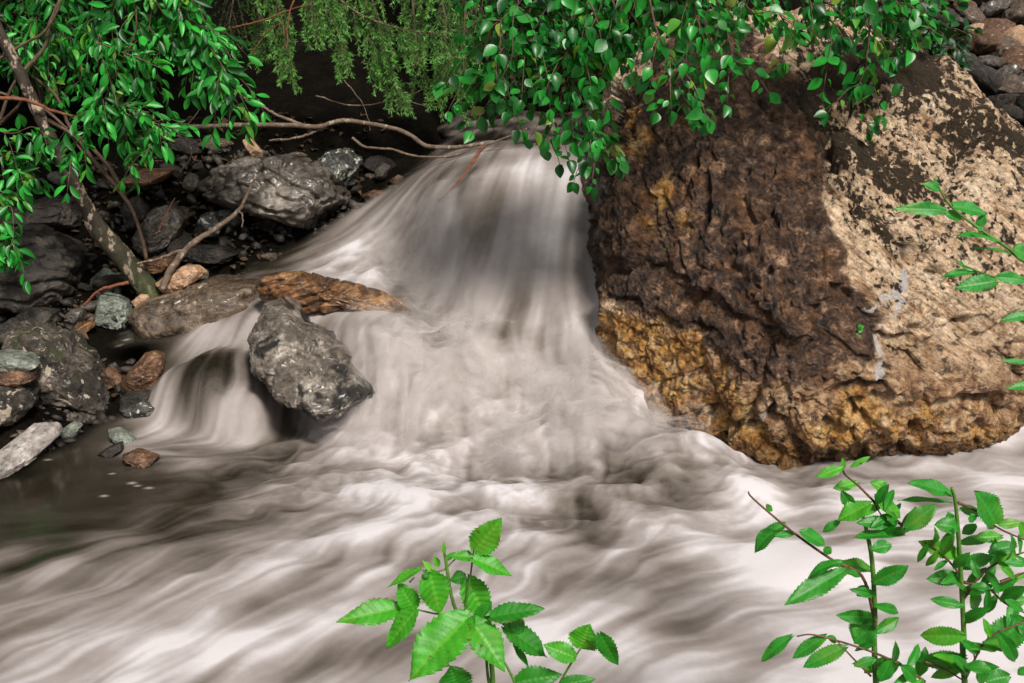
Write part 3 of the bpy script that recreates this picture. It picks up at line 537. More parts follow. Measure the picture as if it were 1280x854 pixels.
# --- rocks of the left bank and in the stream
ROCKS = [
 ('rock', [(239,229),(262,208),(290,195),(346,193),(380,200),(410,214),(438,237),(428,256),(411,275),(380,287),(364,279),(331,266),(299,263),(266,257)], 3.95, .22, .3, GREY, 'large grey slab-topped rock above the side cascade', dict(seed=11, cuts=12, amp=.03, strata=((.3,.2,.8),5,.05), fine=.025)),
 ('rock', [(392,206),(408,190),(432,186),(452,200),(447,224),(428,236),(402,222)], 4.12, .12, .15, SPECK, 'dark rock speckled with white behind the large grey slab-topped rock', dict(seed=12, cuts=6)),
 ('rock', [(-70,310),(-30,288),(40,284),(95,291),(106,320),(101,366),(60,386),(0,390),(-60,385)], 3.72, .25, .4, GREYD, 'broad dark layered rock at the left edge below the leaves', dict(seed=13, cuts=6, strata=((.1,.2,1),6,.05))),
 ('rock', [(10,262),(50,248),(100,255),(110,282),(60,290),(0,288)], 4.0, .15, .3, GREYD, 'dim dark rock behind the leaning trunk', dict(seed=14)),
 ('rock', [(168,297),(190,261),(211,256),(230,273),(223,294),(197,318),(178,323)], 3.85, .10, .18, GREY, 'upright grey wedge-shaped stone right of the leaning trunk', dict(seed=15, cuts=7)),
 ('rock', [(155,225),(170,212),(215,212),(203,227),(168,236)], 4.0, .10, .15, BROWN, 'flat brown stone high on the bank behind the thin stems', dict(seed=16)),
 ('rock', [(150,262),(168,245),(185,262),(180,285),(162,290)], 3.95, .08, .12, GREYD, 'small dim stone between the leaning trunk and the thin stem', dict(seed=116)),
 ('stone', [(195,354),(213,341),(229,332),(246,334),(256,343),(234,358),(206,366)], 3.58, .07, .10, CREAM, 'pale cream triangular stone at the foot of the leaning trunk', dict(seed=17, cuts=8, amp=.03)),
 ('stone', [(170,333),(182,325),(205,321),(218,326),(206,338),(180,342)], 3.66, .07, .1, BROWN, 'pinkish brown stone just above the cream triangular stone', dict(seed=18)),
 ('rock', [(160,395),(180,375),(215,364),(262,350),(322,352),(330,375),(310,404),(272,428),(215,430),(175,420)], 3.52, .14, .25, SLAB, 'wide wet brown slab where the thin film of water slides over', dict(seed=19, cuts=3, amp=.03, boxy=3.2, cutmin=.9)),
 ('rock', [(318,357),(333,340),(370,339),(408,346),(450,356),(487,370),(511,385),(516,400),(478,390),(440,387),(417,394),(385,393),(358,386),(330,376)], 3.36, .07, .09, ORANGE, 'long rusty orange rock lying across the side cascade', dict(seed=20, cuts=5, amp=.06, land=False, strata=((-.35,.1,1),7,.05), cutmin=.88)),
 ('rock', [(322,396),(327,380),(346,376),(366,381),(374,406),(402,419),(428,440),(438,464),(468,498),(450,516),(402,526),(374,514),(340,488),(316,456),(310,424)], ((376,3.22),(520,2.93)), .08, .2, WETG, 'wet silvery grey rock leaning between the two cascades', dict(seed=21, cuts=6, amp=.07, land=False, cutmin=.85, fine=.03)),
 ('rock', [(210,535),(215,500),(235,472),(268,460),(308,466),(332,488),(345,525),(328,548),(222,550)], ((445,3.31),(545,3.12)), .07, .15, BLACK, 'round dark rock under a thin veil of water', dict(seed=22, cuts=3, amp=.06, land=False, fine=.02)),
 ('stone', [(150,482),(165,462),(178,446),(189,441),(203,445),(205,462),(197,484),(176,492),(158,490)], 3.22, .06, .09, BROWN, 'angular brown stone with a tan top beside the round veiled rock', dict(seed=23, cuts=9)),
 ('stone', [(125,462),(136,459),(153,471),(152,487),(138,482)], 3.25, .03, .05, BROWN, 'slim brown stone leaning left of the angular brown stone', dict(seed=24)),
 ('stone', [(150,500),(158,489),(186,490),(194,503),(186,512),(152,512)], 3.16, .05, .08, BLACK, 'black wet stone under the angular brown stone', dict(seed=25)),
 ('stone', [(148,511),(165,506),(179,502),(194,510),(191,521),(160,523)], 3.12, .04, .06, SPECK, 'small black stone with white stripes at the waterline', dict(seed=26)),
 ('rock', [(6,426),(22,411),(41,408),(67,412),(89,418),(99,439),(114,447),(125,467),(143,506),(138,520),(103,526),(77,508),(50,480),(24,456)], 3.20, .10, .16, MOSSY, 'mossy speckled rock on the left bank beside the upper pool', dict(seed=27, cuts=5, amp=.10)),
 ('stone', [(-30,446),(0,442),(31,446),(50,455),(47,463),(0,463),(-30,462)], 3.04, .06, .10, GREEN, 'flat greenish stone lowest against the left edge', dict(seed=28)),
 ('stone', [(-20,472),(0,466),(21,461),(40,466),(42,476),(26,483),(-10,482)], 3.02, .05, .09, BROWN, 'rounded brown stone tucked under the flat greenish stone', dict(seed=29)),
 ('rock', [(-60,490),(0,476),(21,484),(40,493),(38,510),(14,528),(-50,540)], 3.0, .08, .15, MOSSY, 'dark mossy rock cut by the left edge above the pale slab', dict(seed=30, amp=.1)),
 ('rock', [(-40,590),(0,563),(44,530),(70,526),(78,523),(76,543),(52,564),(16,592),(-40,615)], ((523,3.02),(600,2.78)), .04, .06, MARBLE, 'pale banded slab with dark veins lying at the water edge', dict(seed=31, cuts=7, amp=.03, land=False)),
 ('stone', [(76,538),(90,528),(101,534),(96,546),(80,549)], 3.06, .03, .05, GREEN, 'rounded green stone next to the tip of the pale slab', dict(seed=32, cuts=3)),
 ('stone', [(133,539),(144,536),(160,546),(171,556),(167,562),(144,552)], 2.97, .025, .05, GREEN, 'oblong grey-green stone in the shallow water', dict(seed=33, cuts=3, land=False)),
 ('stone', [(150,572),(165,565),(198,575),(182,584),(155,582)], 2.81, .03, .06, BROWN, 'reddish mossy stone just breaking the water', dict(seed=34, amp=.1, land=False)),
 ('stone', [(120,571),(136,560),(150,555),(153,562),(144,571)], 2.88, .03, .05, GREYD, 'flat brown-grey stone awash beside the reddish stone', dict(seed=35, land=False)),
 ('stone', [(118,412),(119,383),(129,367),(146,372),(158,379),(166,398),(162,416)], 3.58, .07, .1, GREEN, 'pale green-grey block of stone behind the upper pool', dict(seed=36, cuts=7)),
 ('stone', [(78,396),(90,386),(104,388),(106,400),(92,408),(80,406)], 3.55, .04, .07, GREY, 'small grey stone left of the green-grey block', dict(seed=37)),
 ('stone', [(84,416),(98,405),(112,403),(118,408),(108,417),(92,421)], 3.46, .035, .05, ORANGE, 'small rusty stone at the back edge of the upper pool', dict(seed=38)),
 ('stone', [(166,418),(180,406),(206,410),(214,424),(190,432),(170,430)], 3.47, .05, .08, GREYD, 'low dark stone at the near side of the wet brown slab', dict(seed=39)),
 ('stone', [(51,563),(58,558),(68,561),(66,568),(54,568)], 2.98, .02, .03, MARBLE, 'tiny white stone by the pale slab', dict(seed=40, cuts=3)),
 ('stone', [(20,545),(24,530),(34,528),(38,540),(30,552)], 3.06, .03, .05, BROWN, 'small pinkish stone behind the pale slab', dict(seed=41)),
 ('stone', [(0,425),(0,405),(14,398),(30,408),(22,424)], 3.36, .05, .08, GREYD, 'grey stone behind the mossy speckled rock at the left edge', dict(seed=42)),
 ('rock', [(300,300),(305,275),(350,272),(398,285),(405,305),(370,318),(320,318)], 3.98, .10, .2, BLACK, 'dark hollowed rock under the large grey slab-topped rock', dict(seed=43)),
 ('stone', [(246,282),(252,268),(270,264),(280,276),(270,296),(252,298)], 3.9, .06, .09, SPECK, 'small speckled stone under the left end of the slab-topped rock', dict(seed=44)),
 ('stone', [(222,318),(240,306),(275,306),(300,314),(285,328),(245,330)], 3.78, .07, .1, GREYD, 'flat dim stone beneath the mossy dead branch', dict(seed=45)),
 ('stone', [(303,176),(312,172),(326,190),(328,200),(318,200)], 4.1, .03, .05, CREAM, 'slim pale stone standing above the slab-topped rock', dict(seed=46)),
 ('stone', [(452,244),(466,238),(488,240),(486,252),(462,256)], 3.98, .05, .07, BROWN, 'yellowish brown stone at the head of the side cascade', dict(seed=47)),
 ('stone', [(484,234),(500,230),(512,238),(506,248),(488,248)], 3.95, .05, .07, GREEN, 'grey-green stone touching the left edge of the fall', dict(seed=48)),
 ('stone', [(468,214),(478,204),(488,208),(482,222),(470,226)], 4.05, .04, .06, GREY, 'upright pale stone left of the crest of the fall', dict(seed=49)),
 ('stone', [(484,228),(498,218),(510,224),(500,234)], 4.02, .03, .05, BROWN, 'small tan stone between the pale upright stone and the fall', dict(seed=50)),
 ('rock', [(690,190),(700,150),(740,128),(790,140),(800,190),(760,206),(710,204)], 4.3, .12, .2, GREYD, 'dark wet rock behind the crest of the fall', dict(seed=51)),
 ('rock', [(610,190),(630,168),(680,164),(720,176),(716,196),(650,202)], 4.5, .10, .2, BLACK, 'low black rock in the stream above the crest', dict(seed=52)),
 ('stone', [(20,392),(40,386),(70,390),(74,408),(40,412),(18,408)], 3.5, .06, .09, GREYD, 'dim flat stone below the broad dark layered rock', dict(seed=53)),
 ('stone', [(112,345),(125,336),(150,344),(154,362),(130,366),(112,358)], 3.75, .05, .08, GREEN, 'dull green-grey stone left of the foot of the trunk', dict(seed=54)),
 ('stone', [(165,376),(174,368),(186,368),(182,380),(170,386)], 3.55, .025, .04, CREAM, 'small whitish stone under the root of the trunk', dict(seed=55)),
 ('rock', [(1235,575),(1250,552),(1300,535),(1360,540),(1370,580),(1300,590)], 3.0, .08, .2, BLACK, 'dark wet rock at the right foot of the great boulder', dict(seed=56, land=False)),
]
for name, ol, Y, df, db, mat, label, k in ROCKS:
    rock(name, ol, Y, df, db, mat, label, 'rock' if name == 'rock' else 'stone', None, **{**dict(sub=6), **k})

# --- scree slope beyond the boulder, upper right
SCREE = []
for k in range(9):
    ol = [(0 + 60 * math.cos(t) * rnd.uniform(.8, 1.15), 300 - rnd.uniform(24, 40) * math.sin(t)) for t in np.linspace(0, 2 * math.pi, 9)[:-1]]
    p, f, cen = rock_shape(ol, 4.0, .12, .12, sub=4, seed=200 + k, cuts=8, amp=.06, land=False)
    m_ = mk_mesh('scree_stone', (p - cen) / 0.17, f); m_.materials.append([GREY, GREYD, BROWN, CREAM, SLAB, GREYD, BROWN, GREY, SLAB][k]); SCREE.append(m_)
def SLOPE(x, y): return 0.93 + 0.36 * (y - 4.4) + 0.03 * math.sin(x * 3)
def scree_stone(px, py, Y, s, k, label):
    q = P(px, py, Y); o = bpy.data.objects.new('scree_stone', SCREE[k % 9]); COL.objects.link(o)
    o.location = (q[0], q[1], q[2]); o.scale = (s, s * rnd.uniform(.8, 1.2), s * rnd.uniform(.7, 1.0)); o.rotation_euler = (rnd.uniform(-.4, .4), rnd.uniform(-.5, .5), rnd.uniform(0, 6.3))
    return tag(o, label, 'stone', 'stones of the scree slope')
SCL = {0: 'small grey stone in the scree beyond the boulder', 1: 'small dark stone in the scree beyond the boulder', 2: 'small brown stone in the scree beyond the boulder', 3: 'small pale stone in the scree beyond the boulder', 4: 'small grey-brown stone in the scree beyond the boulder'}
KIND = [0, 1, 2, 3, 4, 1, 2, 0, 4]
for px, py, s, k in [(1205,80,.10,1),(1258,92,.075,0),(1230,105,.16,5),(1270,112,.12,8),(1225,55,.12,2),(1250,60,.10,4),(1275,50,.12,3),(1198,30,.08,0),(1215,20,.09,8),(1245,38,.13,2),(1268,22,.10,4),(1285,78,.13,2),(1280,135,.11,6),(1255,128,.08,1),(1180,60,.08,5),(1190,92,.08,8),
    (1240,12,.10,7),(1290,10,.14,4),(1222,38,.07,3),(1300,100,.14,8),(1262,75,.07,6),(1238,78,.07,7),(1212,100,.07,2),(1265,142,.07,5),(1292,45,.1,7),(1205,10,.08,2),(1230,-8,.12,1),(1262,0,.1,2),(1310,30,.16,0),(1180,20,.09,1),(1170,-5,.1,4),(1310,140,.16,1),(1320,75,.15,2)]:
    Y = 4.35 + (150 - py) * 0.0085; scree_stone(px, py, Y, s * .95, k, SCL[KIND[k % 9]])
    q = P(px, py, Y); LAND.append((q[0], q[1], q[2] - 0.03))
#@@TERRAIN
# ------------------------------------------------------------------ ground: bed and banks in one sheet
tp = [(-1.5,2.82,-.03),(-1.62,2.75,-.03),(-1.4,2.95,.0),(-1.5,3.0,.02),(-1.45,3.25,.16),(-1.7,3.6,.24),(-1.15,3.72,.26),(-1.25,3.95,.40),(-.85,4.05,.44),(-.55,4.2,.56),(-2,4,.5),(-1.5,4.6,.8),(-.75,4.6,.8),(-.5,4.5,.80),(-.5,5.2,1.0),(-1.2,5.6,1.4),(-3,5,1.3),(0,6.4,1.35),(-1,7.2,3.0),(1,7.5,3.0),(0,8,3.4),
      (.55,3.9,.55),(1.2,3.7,.25),(2.2,3.55,.1),(1.9,4.5,.88),(2.4,4.7,1.0),(2,5.6,1.25),(3.2,5,1.2),(1,5.2,.95),(.5,4.8,.86),(3.2,3.9,.4),(2.6,7,2.1),(0.45,5.6,.95),(-2.4,3.2,.2),(-3,3.4,.4),(-2.6,2.6,.1),(-3.4,2,.3),(3.6,2.5,.1),
      (0,.85,.14),(-1.6,.85,.14),(1.6,.85,.16),(-2.8,.8,.2),(2.8,.8,.2),(0,0,.2),(-3,0,.3),(3,0,.3),(0,-2,.3),(-4,-3,.5),(4,-3,.5),(-5,3,1),(6,4,1.4),(6,1,.6),(-6,7,3),(6,8,3),(0,10,3.6),(-6,-6,1),(6,-6,1)]
tp = np.array(tp + LAND); TZ = RBF(tp[:, :2], tp[:, 2], 0.03)
def axis(a, b, d, far):
    core = np.arange(a, b, d); g = np.geomspace(d, far, 36); return np.concatenate([(a - g)[::-1], core, b + g])
tx = axis(-2.8, 3.2, 0.025, 90.0); ty = axis(0.7, 6.2, 0.025, 90.0)
TX, TY = np.meshgrid(tx, ty); cxx = np.clip(TX, -7, 7); cyy = np.clip(TY, -7, 11)
Z = TZ(cxx, cyy) + 0.10 * np.hypot(TX - cxx, TY - cyy) * (TY > -7)
inside = (TX > gx[0]) & (TX < gx[-1]) & (TY > gy[0]) & (TY < gy[-1])
sd = poly_sd(TX, TY, BIGPOLY); Wt = samp(H0, TX, TY)
bed = np.where(inside, Wt, 0.0) - 0.03 - 0.18 * sstep(0, -0.2, sd)
k = sstep(-0.03, 0.05, sd); Z = bed * (1 - k) + Z * k
tpp = np.stack([TX, TY, Z], -1).reshape(-1, 3)
Z = Z + (k * (0.035 * fbm(tpp * 5, 4, 0.6).reshape(Z.shape) + 0.012 * fbm(tpp * 24, 3, 0.6).reshape(Z.shape)))
ny, nx = TX.shape; ii = np.arange(ny * nx).reshape(ny, nx)
q4 = np.stack([ii[:-1, :-1], ii[:-1, 1:], ii[1:, 1:], ii[1:, :-1]], -1).reshape(-1, 4)
def ground_mat():
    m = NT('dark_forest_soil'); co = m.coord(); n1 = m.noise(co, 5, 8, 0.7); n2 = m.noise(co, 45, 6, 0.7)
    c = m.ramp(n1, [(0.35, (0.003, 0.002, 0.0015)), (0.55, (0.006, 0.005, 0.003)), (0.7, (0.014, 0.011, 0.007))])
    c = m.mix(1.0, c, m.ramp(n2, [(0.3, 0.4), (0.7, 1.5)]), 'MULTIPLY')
    return m.done(m.bsdf(Base_Color=c, Roughness=0.95, Specular_IOR_Level=0.06, Normal=m.bump(m.math('MULTIPLY_ADD', n2, 0.5, n1), 0.8, 0.03)))
tag(link('ground', mk_mesh('ground', np.stack([TX, TY, Z], -1).reshape(-1, 3), q4), ground_mat()), kind='structure')
def ground_z(x, y):
    i = min(max(np.searchsorted(tx, x), 1), len(tx) - 1); j = min(max(np.searchsorted(ty, y), 1), len(ty) - 1); return float(Z[j, i])

# loose gravel and leaf crumbs on the banks
ga = Acc(); gv, gf = ico(1)
GRAV = rock_mat('bank_gravel', [(0.008, 0.007, 0.005), (0.025, 0.02, 0.015), (0.09, 0.075, 0.06)], 5, rough=0.5)
for k in range(2200):
    if k % 3: x, y = rnd.uniform(-1.75, -.55), rnd.uniform(2.95, 4.3)
    else: x, y = rnd.uniform(1.5, 2.9), rnd.uniform(4.1, 6.0)
    if poly_sd(np.array([x]), np.array([y]), BIGPOLY)[0] < -0.01: continue
    s = 0.006 + 0.022 * rnd.random()**3; rot = np.array(Matrix.Rotation(rnd.uniform(0, 6.3), 3, Vector((rnd.random(), rnd.random(), 1)).normalized()))
    sc = np.array([s * rnd.uniform(.8, 1.6), s, s * rnd.uniform(.4, .8)])
    ga.add((gv * (1 + 0.28 * rng.normal(size=(len(gv), 1))) * sc) @ rot.T + np.array([x, y, ground_z(x, y) + 0.2 * s]), t=gf, a=rnd.random())
tag(ga.build('gravel', GRAV), kind='stuff', label='loose gravel and crumbs of stone on the dark banks')

# small dark stones wedged between the big ones, and last year's leaves
LOOSE = []
for k in range(6):
    p, f, cen = rock_shape([(60 * math.cos(t) * rnd.uniform(.8, 1.15), 300 - rnd.uniform(26, 42) * math.sin(t)) for t in np.linspace(0, 2 * math.pi, 9)[:-1]], 4.0, .12, .12, sub=4, seed=300 + k, cuts=8, land=False)
    m_ = mk_mesh('stone', (p - cen) / 0.17, f); m_.materials.append([GREYD, GREY, GREYD, SLAB, GREYD, SPECK][k]); LOOSE.append(m_)
n_ = 0
while n_ < 46:
    x, y = rnd.uniform(-1.75, -.5), rnd.uniform(3.0, 4.35)
    if poly_sd(np.array([x]), np.array([y]), BIGPOLY)[0] < 0.01: continue
    o = bpy.data.objects.new('stone', LOOSE[n_ % 6]); COL.objects.link(o); sz = rnd.uniform(.022, .075); o.location = (x, y, ground_z(x, y) + .2 * sz); o.scale = (sz, sz * rnd.uniform(.7, 1.2), sz * rnd.uniform(.6, .95)); o.rotation_euler = (rnd.uniform(-.5, .5), rnd.uniform(-.5, .5), rnd.uniform(0, 6.3))
    tag(o, 'small dark stone wedged among the larger rocks of the left bank', 'stone', 'small stones of the left bank'); n_ += 1

#@@PLANTS
# ------------------------------------------------------------------ leaves and trees
def leaf_template(nv, prof, fold, curl, cols=(-1, -.5, 0, .5, 1)):
    vv = np.linspace(0, 1, nv); w = np.interp(vv, *zip(*prof)); U, Vv = np.meshgrid(cols, vv)
    x = U * w[:, None] * 0.5; z = fold * np.abs(x) - curl * Vv**2
    v = np.stack([x, Vv, z], -1).reshape(-1, 3); nc = len(cols)
    i = np.arange(nv - 1)[:, None] * nc + np.arange(nc - 1)[None]; return v, np.stack([i, i + 1, i + nc + 1, i + nc], -1).reshape(-1, 4)
OVATE = [(0, .02), (.08, .45), (.25, .9), (.42, 1.0), (.62, .88), (.8, .55), (.92, .22), (1, .0)]
LANCE = [(0, .05), (.15, .5), (.35, .9), (.55, 1.0), (.75, .8), (.9, .4), (1, 0)]
LT = {'ovate': [leaf_template(8, OVATE, f, c, (-1, 0, 1)) for f, c in ((.25, .12), (.45, .3), (.1, -.08), (.3, .45))],
      'lance': [leaf_template(7, LANCE, f, c, (-1, 0, 1)) for f, c in ((.3, .15), (.5, .35), (.2, -.1), (.35, .5))]}
def put_leaf(acc, kind, pos, d, nrm, L, wd, tone):
    d = unit(d); x = unit(np.cross(d, nrm)); z = np.cross(x, d); v, q = rnd.choice(LT[kind])
    acc.add(pos + L * (v[:, :1] * wd * x + v[:, 1:2] * d + v[:, 2:3] * z), q, None, tone)
def rv(s=1.0): return np.array([rnd.gauss(0, s), rnd.gauss(0, s), rnd.gauss(0, s)])
def spray(acc, wood, line, kind, L, wd, step, r0=0.004, r1=0.0012, start=0.0, droop=0.5, sub=0.35, depth=1, spread=0.9):
    """a leafy twig along a world polyline, leaves alternating, side twigs recursively"""
    line = np.asarray(line); seg = np.linalg.norm(np.diff(line, axis=0), axis=1).sum(); n = max(6, int(seg / 0.02)); pts = smooth_line(line, n)
    pts = pts + np.cumsum(rng.normal(size=pts.shape) * 0.0012, 0)
    tube(wood, pts, np.linspace(r0, r1, n), 5, 0.0)
    dist = start * seg; side = 1
    while dist < seg:
        i = min(int(dist / seg * (n - 1)), n - 2); p = pts[i]; t = unit(pts[i + 1] - pts[i]); s = unit(np.cross(t, np.array([0, -1, .35]) + rv(.5))) * side; side = -side
        d = unit(t * 0.55 + s * spread + np.array([0, 0, -droop]) + rv(.28)); nr = unit(np.array([0.05, -0.55, 0.8]) + rv(.42))
        put_leaf(acc, kind, p + d * 0.008, d, nr, L * rnd.choice((rnd.uniform(.45, .8), rnd.uniform(.8, 1.25))), wd * rnd.uniform(.8, 1.15), rnd.random())
        if depth > 0 and rnd.random() < sub:
            l2 = rnd.uniform(.05, .13); q0 = p; dd = unit(t * .7 + s * .8 + np.array([0, rnd.uniform(-.3, .1), -droop * .7])); q1 = q0 + dd * l2 * .5; q2 = q0 + dd * l2 + np.array([0, 0, -l2 * .3])
            spray(acc, wood, [q0, q1, q2], kind, L, wd, step, r1 * 1.4, r1 * .7, 0.15, droop, sub, depth - 1, spread)
        dist += step * rnd.uniform(.7, 1.35)
    for k in range(2): put_leaf(acc, kind, pts[-1], unit(pts[-1] - pts[-3]) + rv(.35), unit(np.array([0, -.6, .7]) + rv(.4)), L * rnd.uniform(.7, 1.1), wd, rnd.random())
def pline(pl, Y0, Y1): n = len(pl); return [P(a, b, Y0 + (Y1 - Y0) * i / (n - 1)) for i, (a, b) in enumerate(pl)]

ALDER = leaf_mat('alder_leaves', (0.004, 0.060, 0.010), (0.026, 0.34, 0.036), 0.34, 0.28, (0.20, 0.28, 0.03), 0.5)
WILLOW = leaf_mat('willow_leaves', (0.003, 0.065, 0.008), (0.036, 0.46, 0.045), 0.40, 0.32, (0.16, 0.34, 0.03), .6)
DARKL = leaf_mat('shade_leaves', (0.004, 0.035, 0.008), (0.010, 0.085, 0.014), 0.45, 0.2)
TWIG = bark_mat('twig_bark', (0.05, 0.028, 0.016), (0.15, 0.095, 0.06), (0.30, 0.22, 0.16), 60, .62)
BARK = bark_mat('lichen_bark', (0.016, 0.011, 0.007), (0.055, 0.038, 0.025), (0.42, 0.32, 0.24), 30, .54)
REDW = bark_mat('reddish_twig', (0.10, 0.03, 0.012), (0.26, 0.09, 0.04), (0.35, 0.2, 0.12), 60, .7)

ll = Acc()
for k in range(1700):
    x, y = (rnd.uniform(-1.8, -.5), rnd.uniform(3.0, 4.6)) if k % 4 else (rnd.uniform(1.5, 2.8), rnd.uniform(4.0, 5.6))
    if poly_sd(np.array([x]), np.array([y]), BIGPOLY)[0] < 0.02: continue
    a_ = rnd.uniform(0, 6.3); put_leaf(ll, rnd.choice(('ovate', 'lance')), np.array([x, y, ground_z(x, y) + .006]), np.array([math.cos(a_), math.sin(a_), rnd.uniform(-.2, .3)]), unit(np.array([rnd.gauss(0, .4), rnd.gauss(0, .4), 1])), rnd.uniform(.02, .045), .55, rnd.random())
tag(ll.build('leaf_litter', leaf_mat('dead_leaves', (0.02, 0.011, 0.005), (0.10, 0.055, 0.024), .7, .05)), kind='stuff', label='brown dead leaves scattered over the dark banks')

# --- alder whose branches hang over the boulder; its trunk stands behind the boulder
at_base = np.array([1.35, 4.75, ground_z(1.35, 4.75) - .03])
alder = empty('alder_tree', at_base, 'broad leaved tree hanging its green branches over the fall and the great boulder', 'tree')
tr = Acc(); tk = smooth_line([at_base, at_base + [-.05, -.05, .8], at_base + [-.18, -.2, 1.6], at_base + [-.25, -.35, 2.6], at_base + [-.2, -.4, 3.6]], 40)
tube(tr, tk, np.linspace(.07, .03, 40), 12, 0.0, .12)
lf = Acc(); br = Acc()
ASP = [([(690,-60),(660,20),(622,70),(604,110)],2.95,2.95),([(640,-60),(622,20),(600,70),(592,110)],3.0,3.0),([(720,-60),(690,20),(668,80)],2.9,2.95),([(760,-60),(735,40),(704,115),(692,160),(682,192)],2.92,3.0),
    ([(790,-60),(765,40),(738,110),(738,160),(745,205)],2.95,3.02),([(800,-60),(822,40),(850,92),(846,128)],2.85,2.85),([(745,-60),(772,20),(784,72)],2.9,2.9),([(855,-60),(868,15),(880,50)],2.85,2.85),([(880,-60),(903,25),(920,84)],2.85,2.9),
    ([(940,-60),(972,10),(992,48)],2.9,2.9),([(1000,-60),(1028,5),(1042,56)],2.95,2.95),([(1040,-60),(1082,5),(1084,60),(1078,98),(1068,116)],2.95,3.0),([(1080,-60),(1120,5),(1142,52)],3.05,3.05),([(1060,-60),(1112,-10),(1152,18)],3.1,3.1),([(620,80),(618,120),(618,150)],2.98,2.98),
    ([(660,-60),(640,30),(640,80)],3.05,3.08),([(700,-60),(715,30),(712,80)],3.1,3.1),([(830,-60),(845,0),(838,30)],2.95,2.95),([(915,-60),(945,-5),(950,30)],3.0,3.0),([(965,-60),(1005,0),(1012,30)],3.05,3.05),([(600,-60),(596,10),(588,60)],3.1,3.1),([(770,-60),(800,10),(815,60)],3.0,3.0),([(1010,-60),(1060,-10),(1065,30)],3.0,3.0),
    ([(735,20),(705,70),(690,105)],2.88,2.9),([(640,-40),(655,40),(690,70)],2.9,2.9),([(700,-60),(740,10),(752,60)],2.86,2.86),([(860,-50),(885,10),(895,40)],3.05,3.05),([(1100,-60),(1150,-10),(1175,5)],3.2,3.2)]
ASP += [([(600,-40),(640,10),(690,25)],2.95,2.95),([(690,-50),(650,5),(610,40)],2.9,2.9),([(780,-50),(760,10),(755,45)],3.0,3.0),([(900,-50),(930,5),(960,25)],2.9,2.9),([(980,-50),(1010,0),(1030,20)],2.95,2.95),([(1050,-50),(1090,0),(1130,25)],3.05,3.05),([(820,-50),(860,5),(900,20)],2.95,2.95),([(660,10),(640,70),(618,120)],2.9,2.92),([(740,10),(725,60),(715,120)],2.9,2.92)]
for pl, a, b in ASP:
    pl = [(x, y - max(0, y - 60) * .10) for x, y in pl]
    spray(lf, br, pline(pl, a, b), 'ovate', .039, .68, .0205, sub=.40, spread=.85, droop=.35)
for k in range(5):                        # limbs that carry the sprays, above the frame
    x = [-.15, .15, .5, .8, 1.05][k]; top = np.array([x, 3.0, 1.55]); s_ = tk[24 + 2 * k]
    tube(br, smooth_line([s_, s_ * .5 + top * .5 + [0, 0, .35], top + [0, 0, .12], top + [-.05, -.1, -.08]], 30), np.linspace(.02, .005, 30), 7, 0, .1)
for k in range(70):                       # the crown above the picture
    s_ = tk[rnd.randint(18, 39)]; d = unit(np.array([rnd.gauss(-.3, .8), rnd.gauss(-.7, .7), rnd.gauss(.25, .3)])); e = s_ + d * rnd.uniform(.6, 1.5)
    if e[2] < 1.9: e[2] = 1.9 + rnd.random() * .5
    spray(lf, br, [s_, (s_ + e) / 2 + [0, 0, .15], e], 'ovate', .055, .66, .045, .01, .002, .3, sub=.25)
tr.build('trunk', BARK, at_base, alder); br.build('branch', TWIG, at_base, alder); lf.build('crown', ALDER, at_base, alder)
for o in alder.children: o.location = (0, 0, 0)

# --- leaning willow on the left bank
wb = P(190, 372, 3.60)
willow = empty('willow_tree', wb, 'leaning willow with a lichen spotted trunk and narrow green leaves on the left bank', 'tree')
tr = Acc(); pts = smooth_line(pline([(196,378),(172,345),(150,318),(122,285),(108,258),(88,222),(66,180),(45,135),(22,85),(-8,25),(-50,-60),(-80,-140)], 3.60, 3.45), 70)
rad = np.interp(np.linspace(0, 1, 70), [0, .08, .25, .35, 1], [.044, .034, .034, .024, .013])
tone = np.repeat(np.interp(np.linspace(0, 1, 70), [0, .1, .3, .42, 1], [.95, .72, .6, .35, 0]), 12)
tube(tr, pts, rad, 12, tone, .14)
br = Acc()
for pl, a, b, r0, r1 in [([(183,325),(178,300),(165,262),(148,238),(125,208),(104,190),(82,160),(48,132),(0,116),(-30,108)],3.56,3.5,.0065,.004),([(150,238),(120,205),(95,172),(60,150)],3.54,3.5,.007,.006),([(160,255),(140,215),(118,188),(88,160),(70,120),(33,88),(20,60)],3.66,3.6,.008,.004),
    ([(-20,85),(30,55),(55,40),(75,5),(78,-40)],3.5,3.45,.005,.003),([(28,90),(55,60),(62,30),(75,0)],3.5,3.5,.007,.005),([(0,150),(12,115),(25,92)],3.5,3.5,.006,.004),([(0,155),(25,130),(30,110)],3.6,3.5,.006,.004)]:
    tube(br, smooth_line(pline(pl, a, b), 40), np.linspace(r0, r1, 40), 7, 0.1, .15)
lf = Acc()
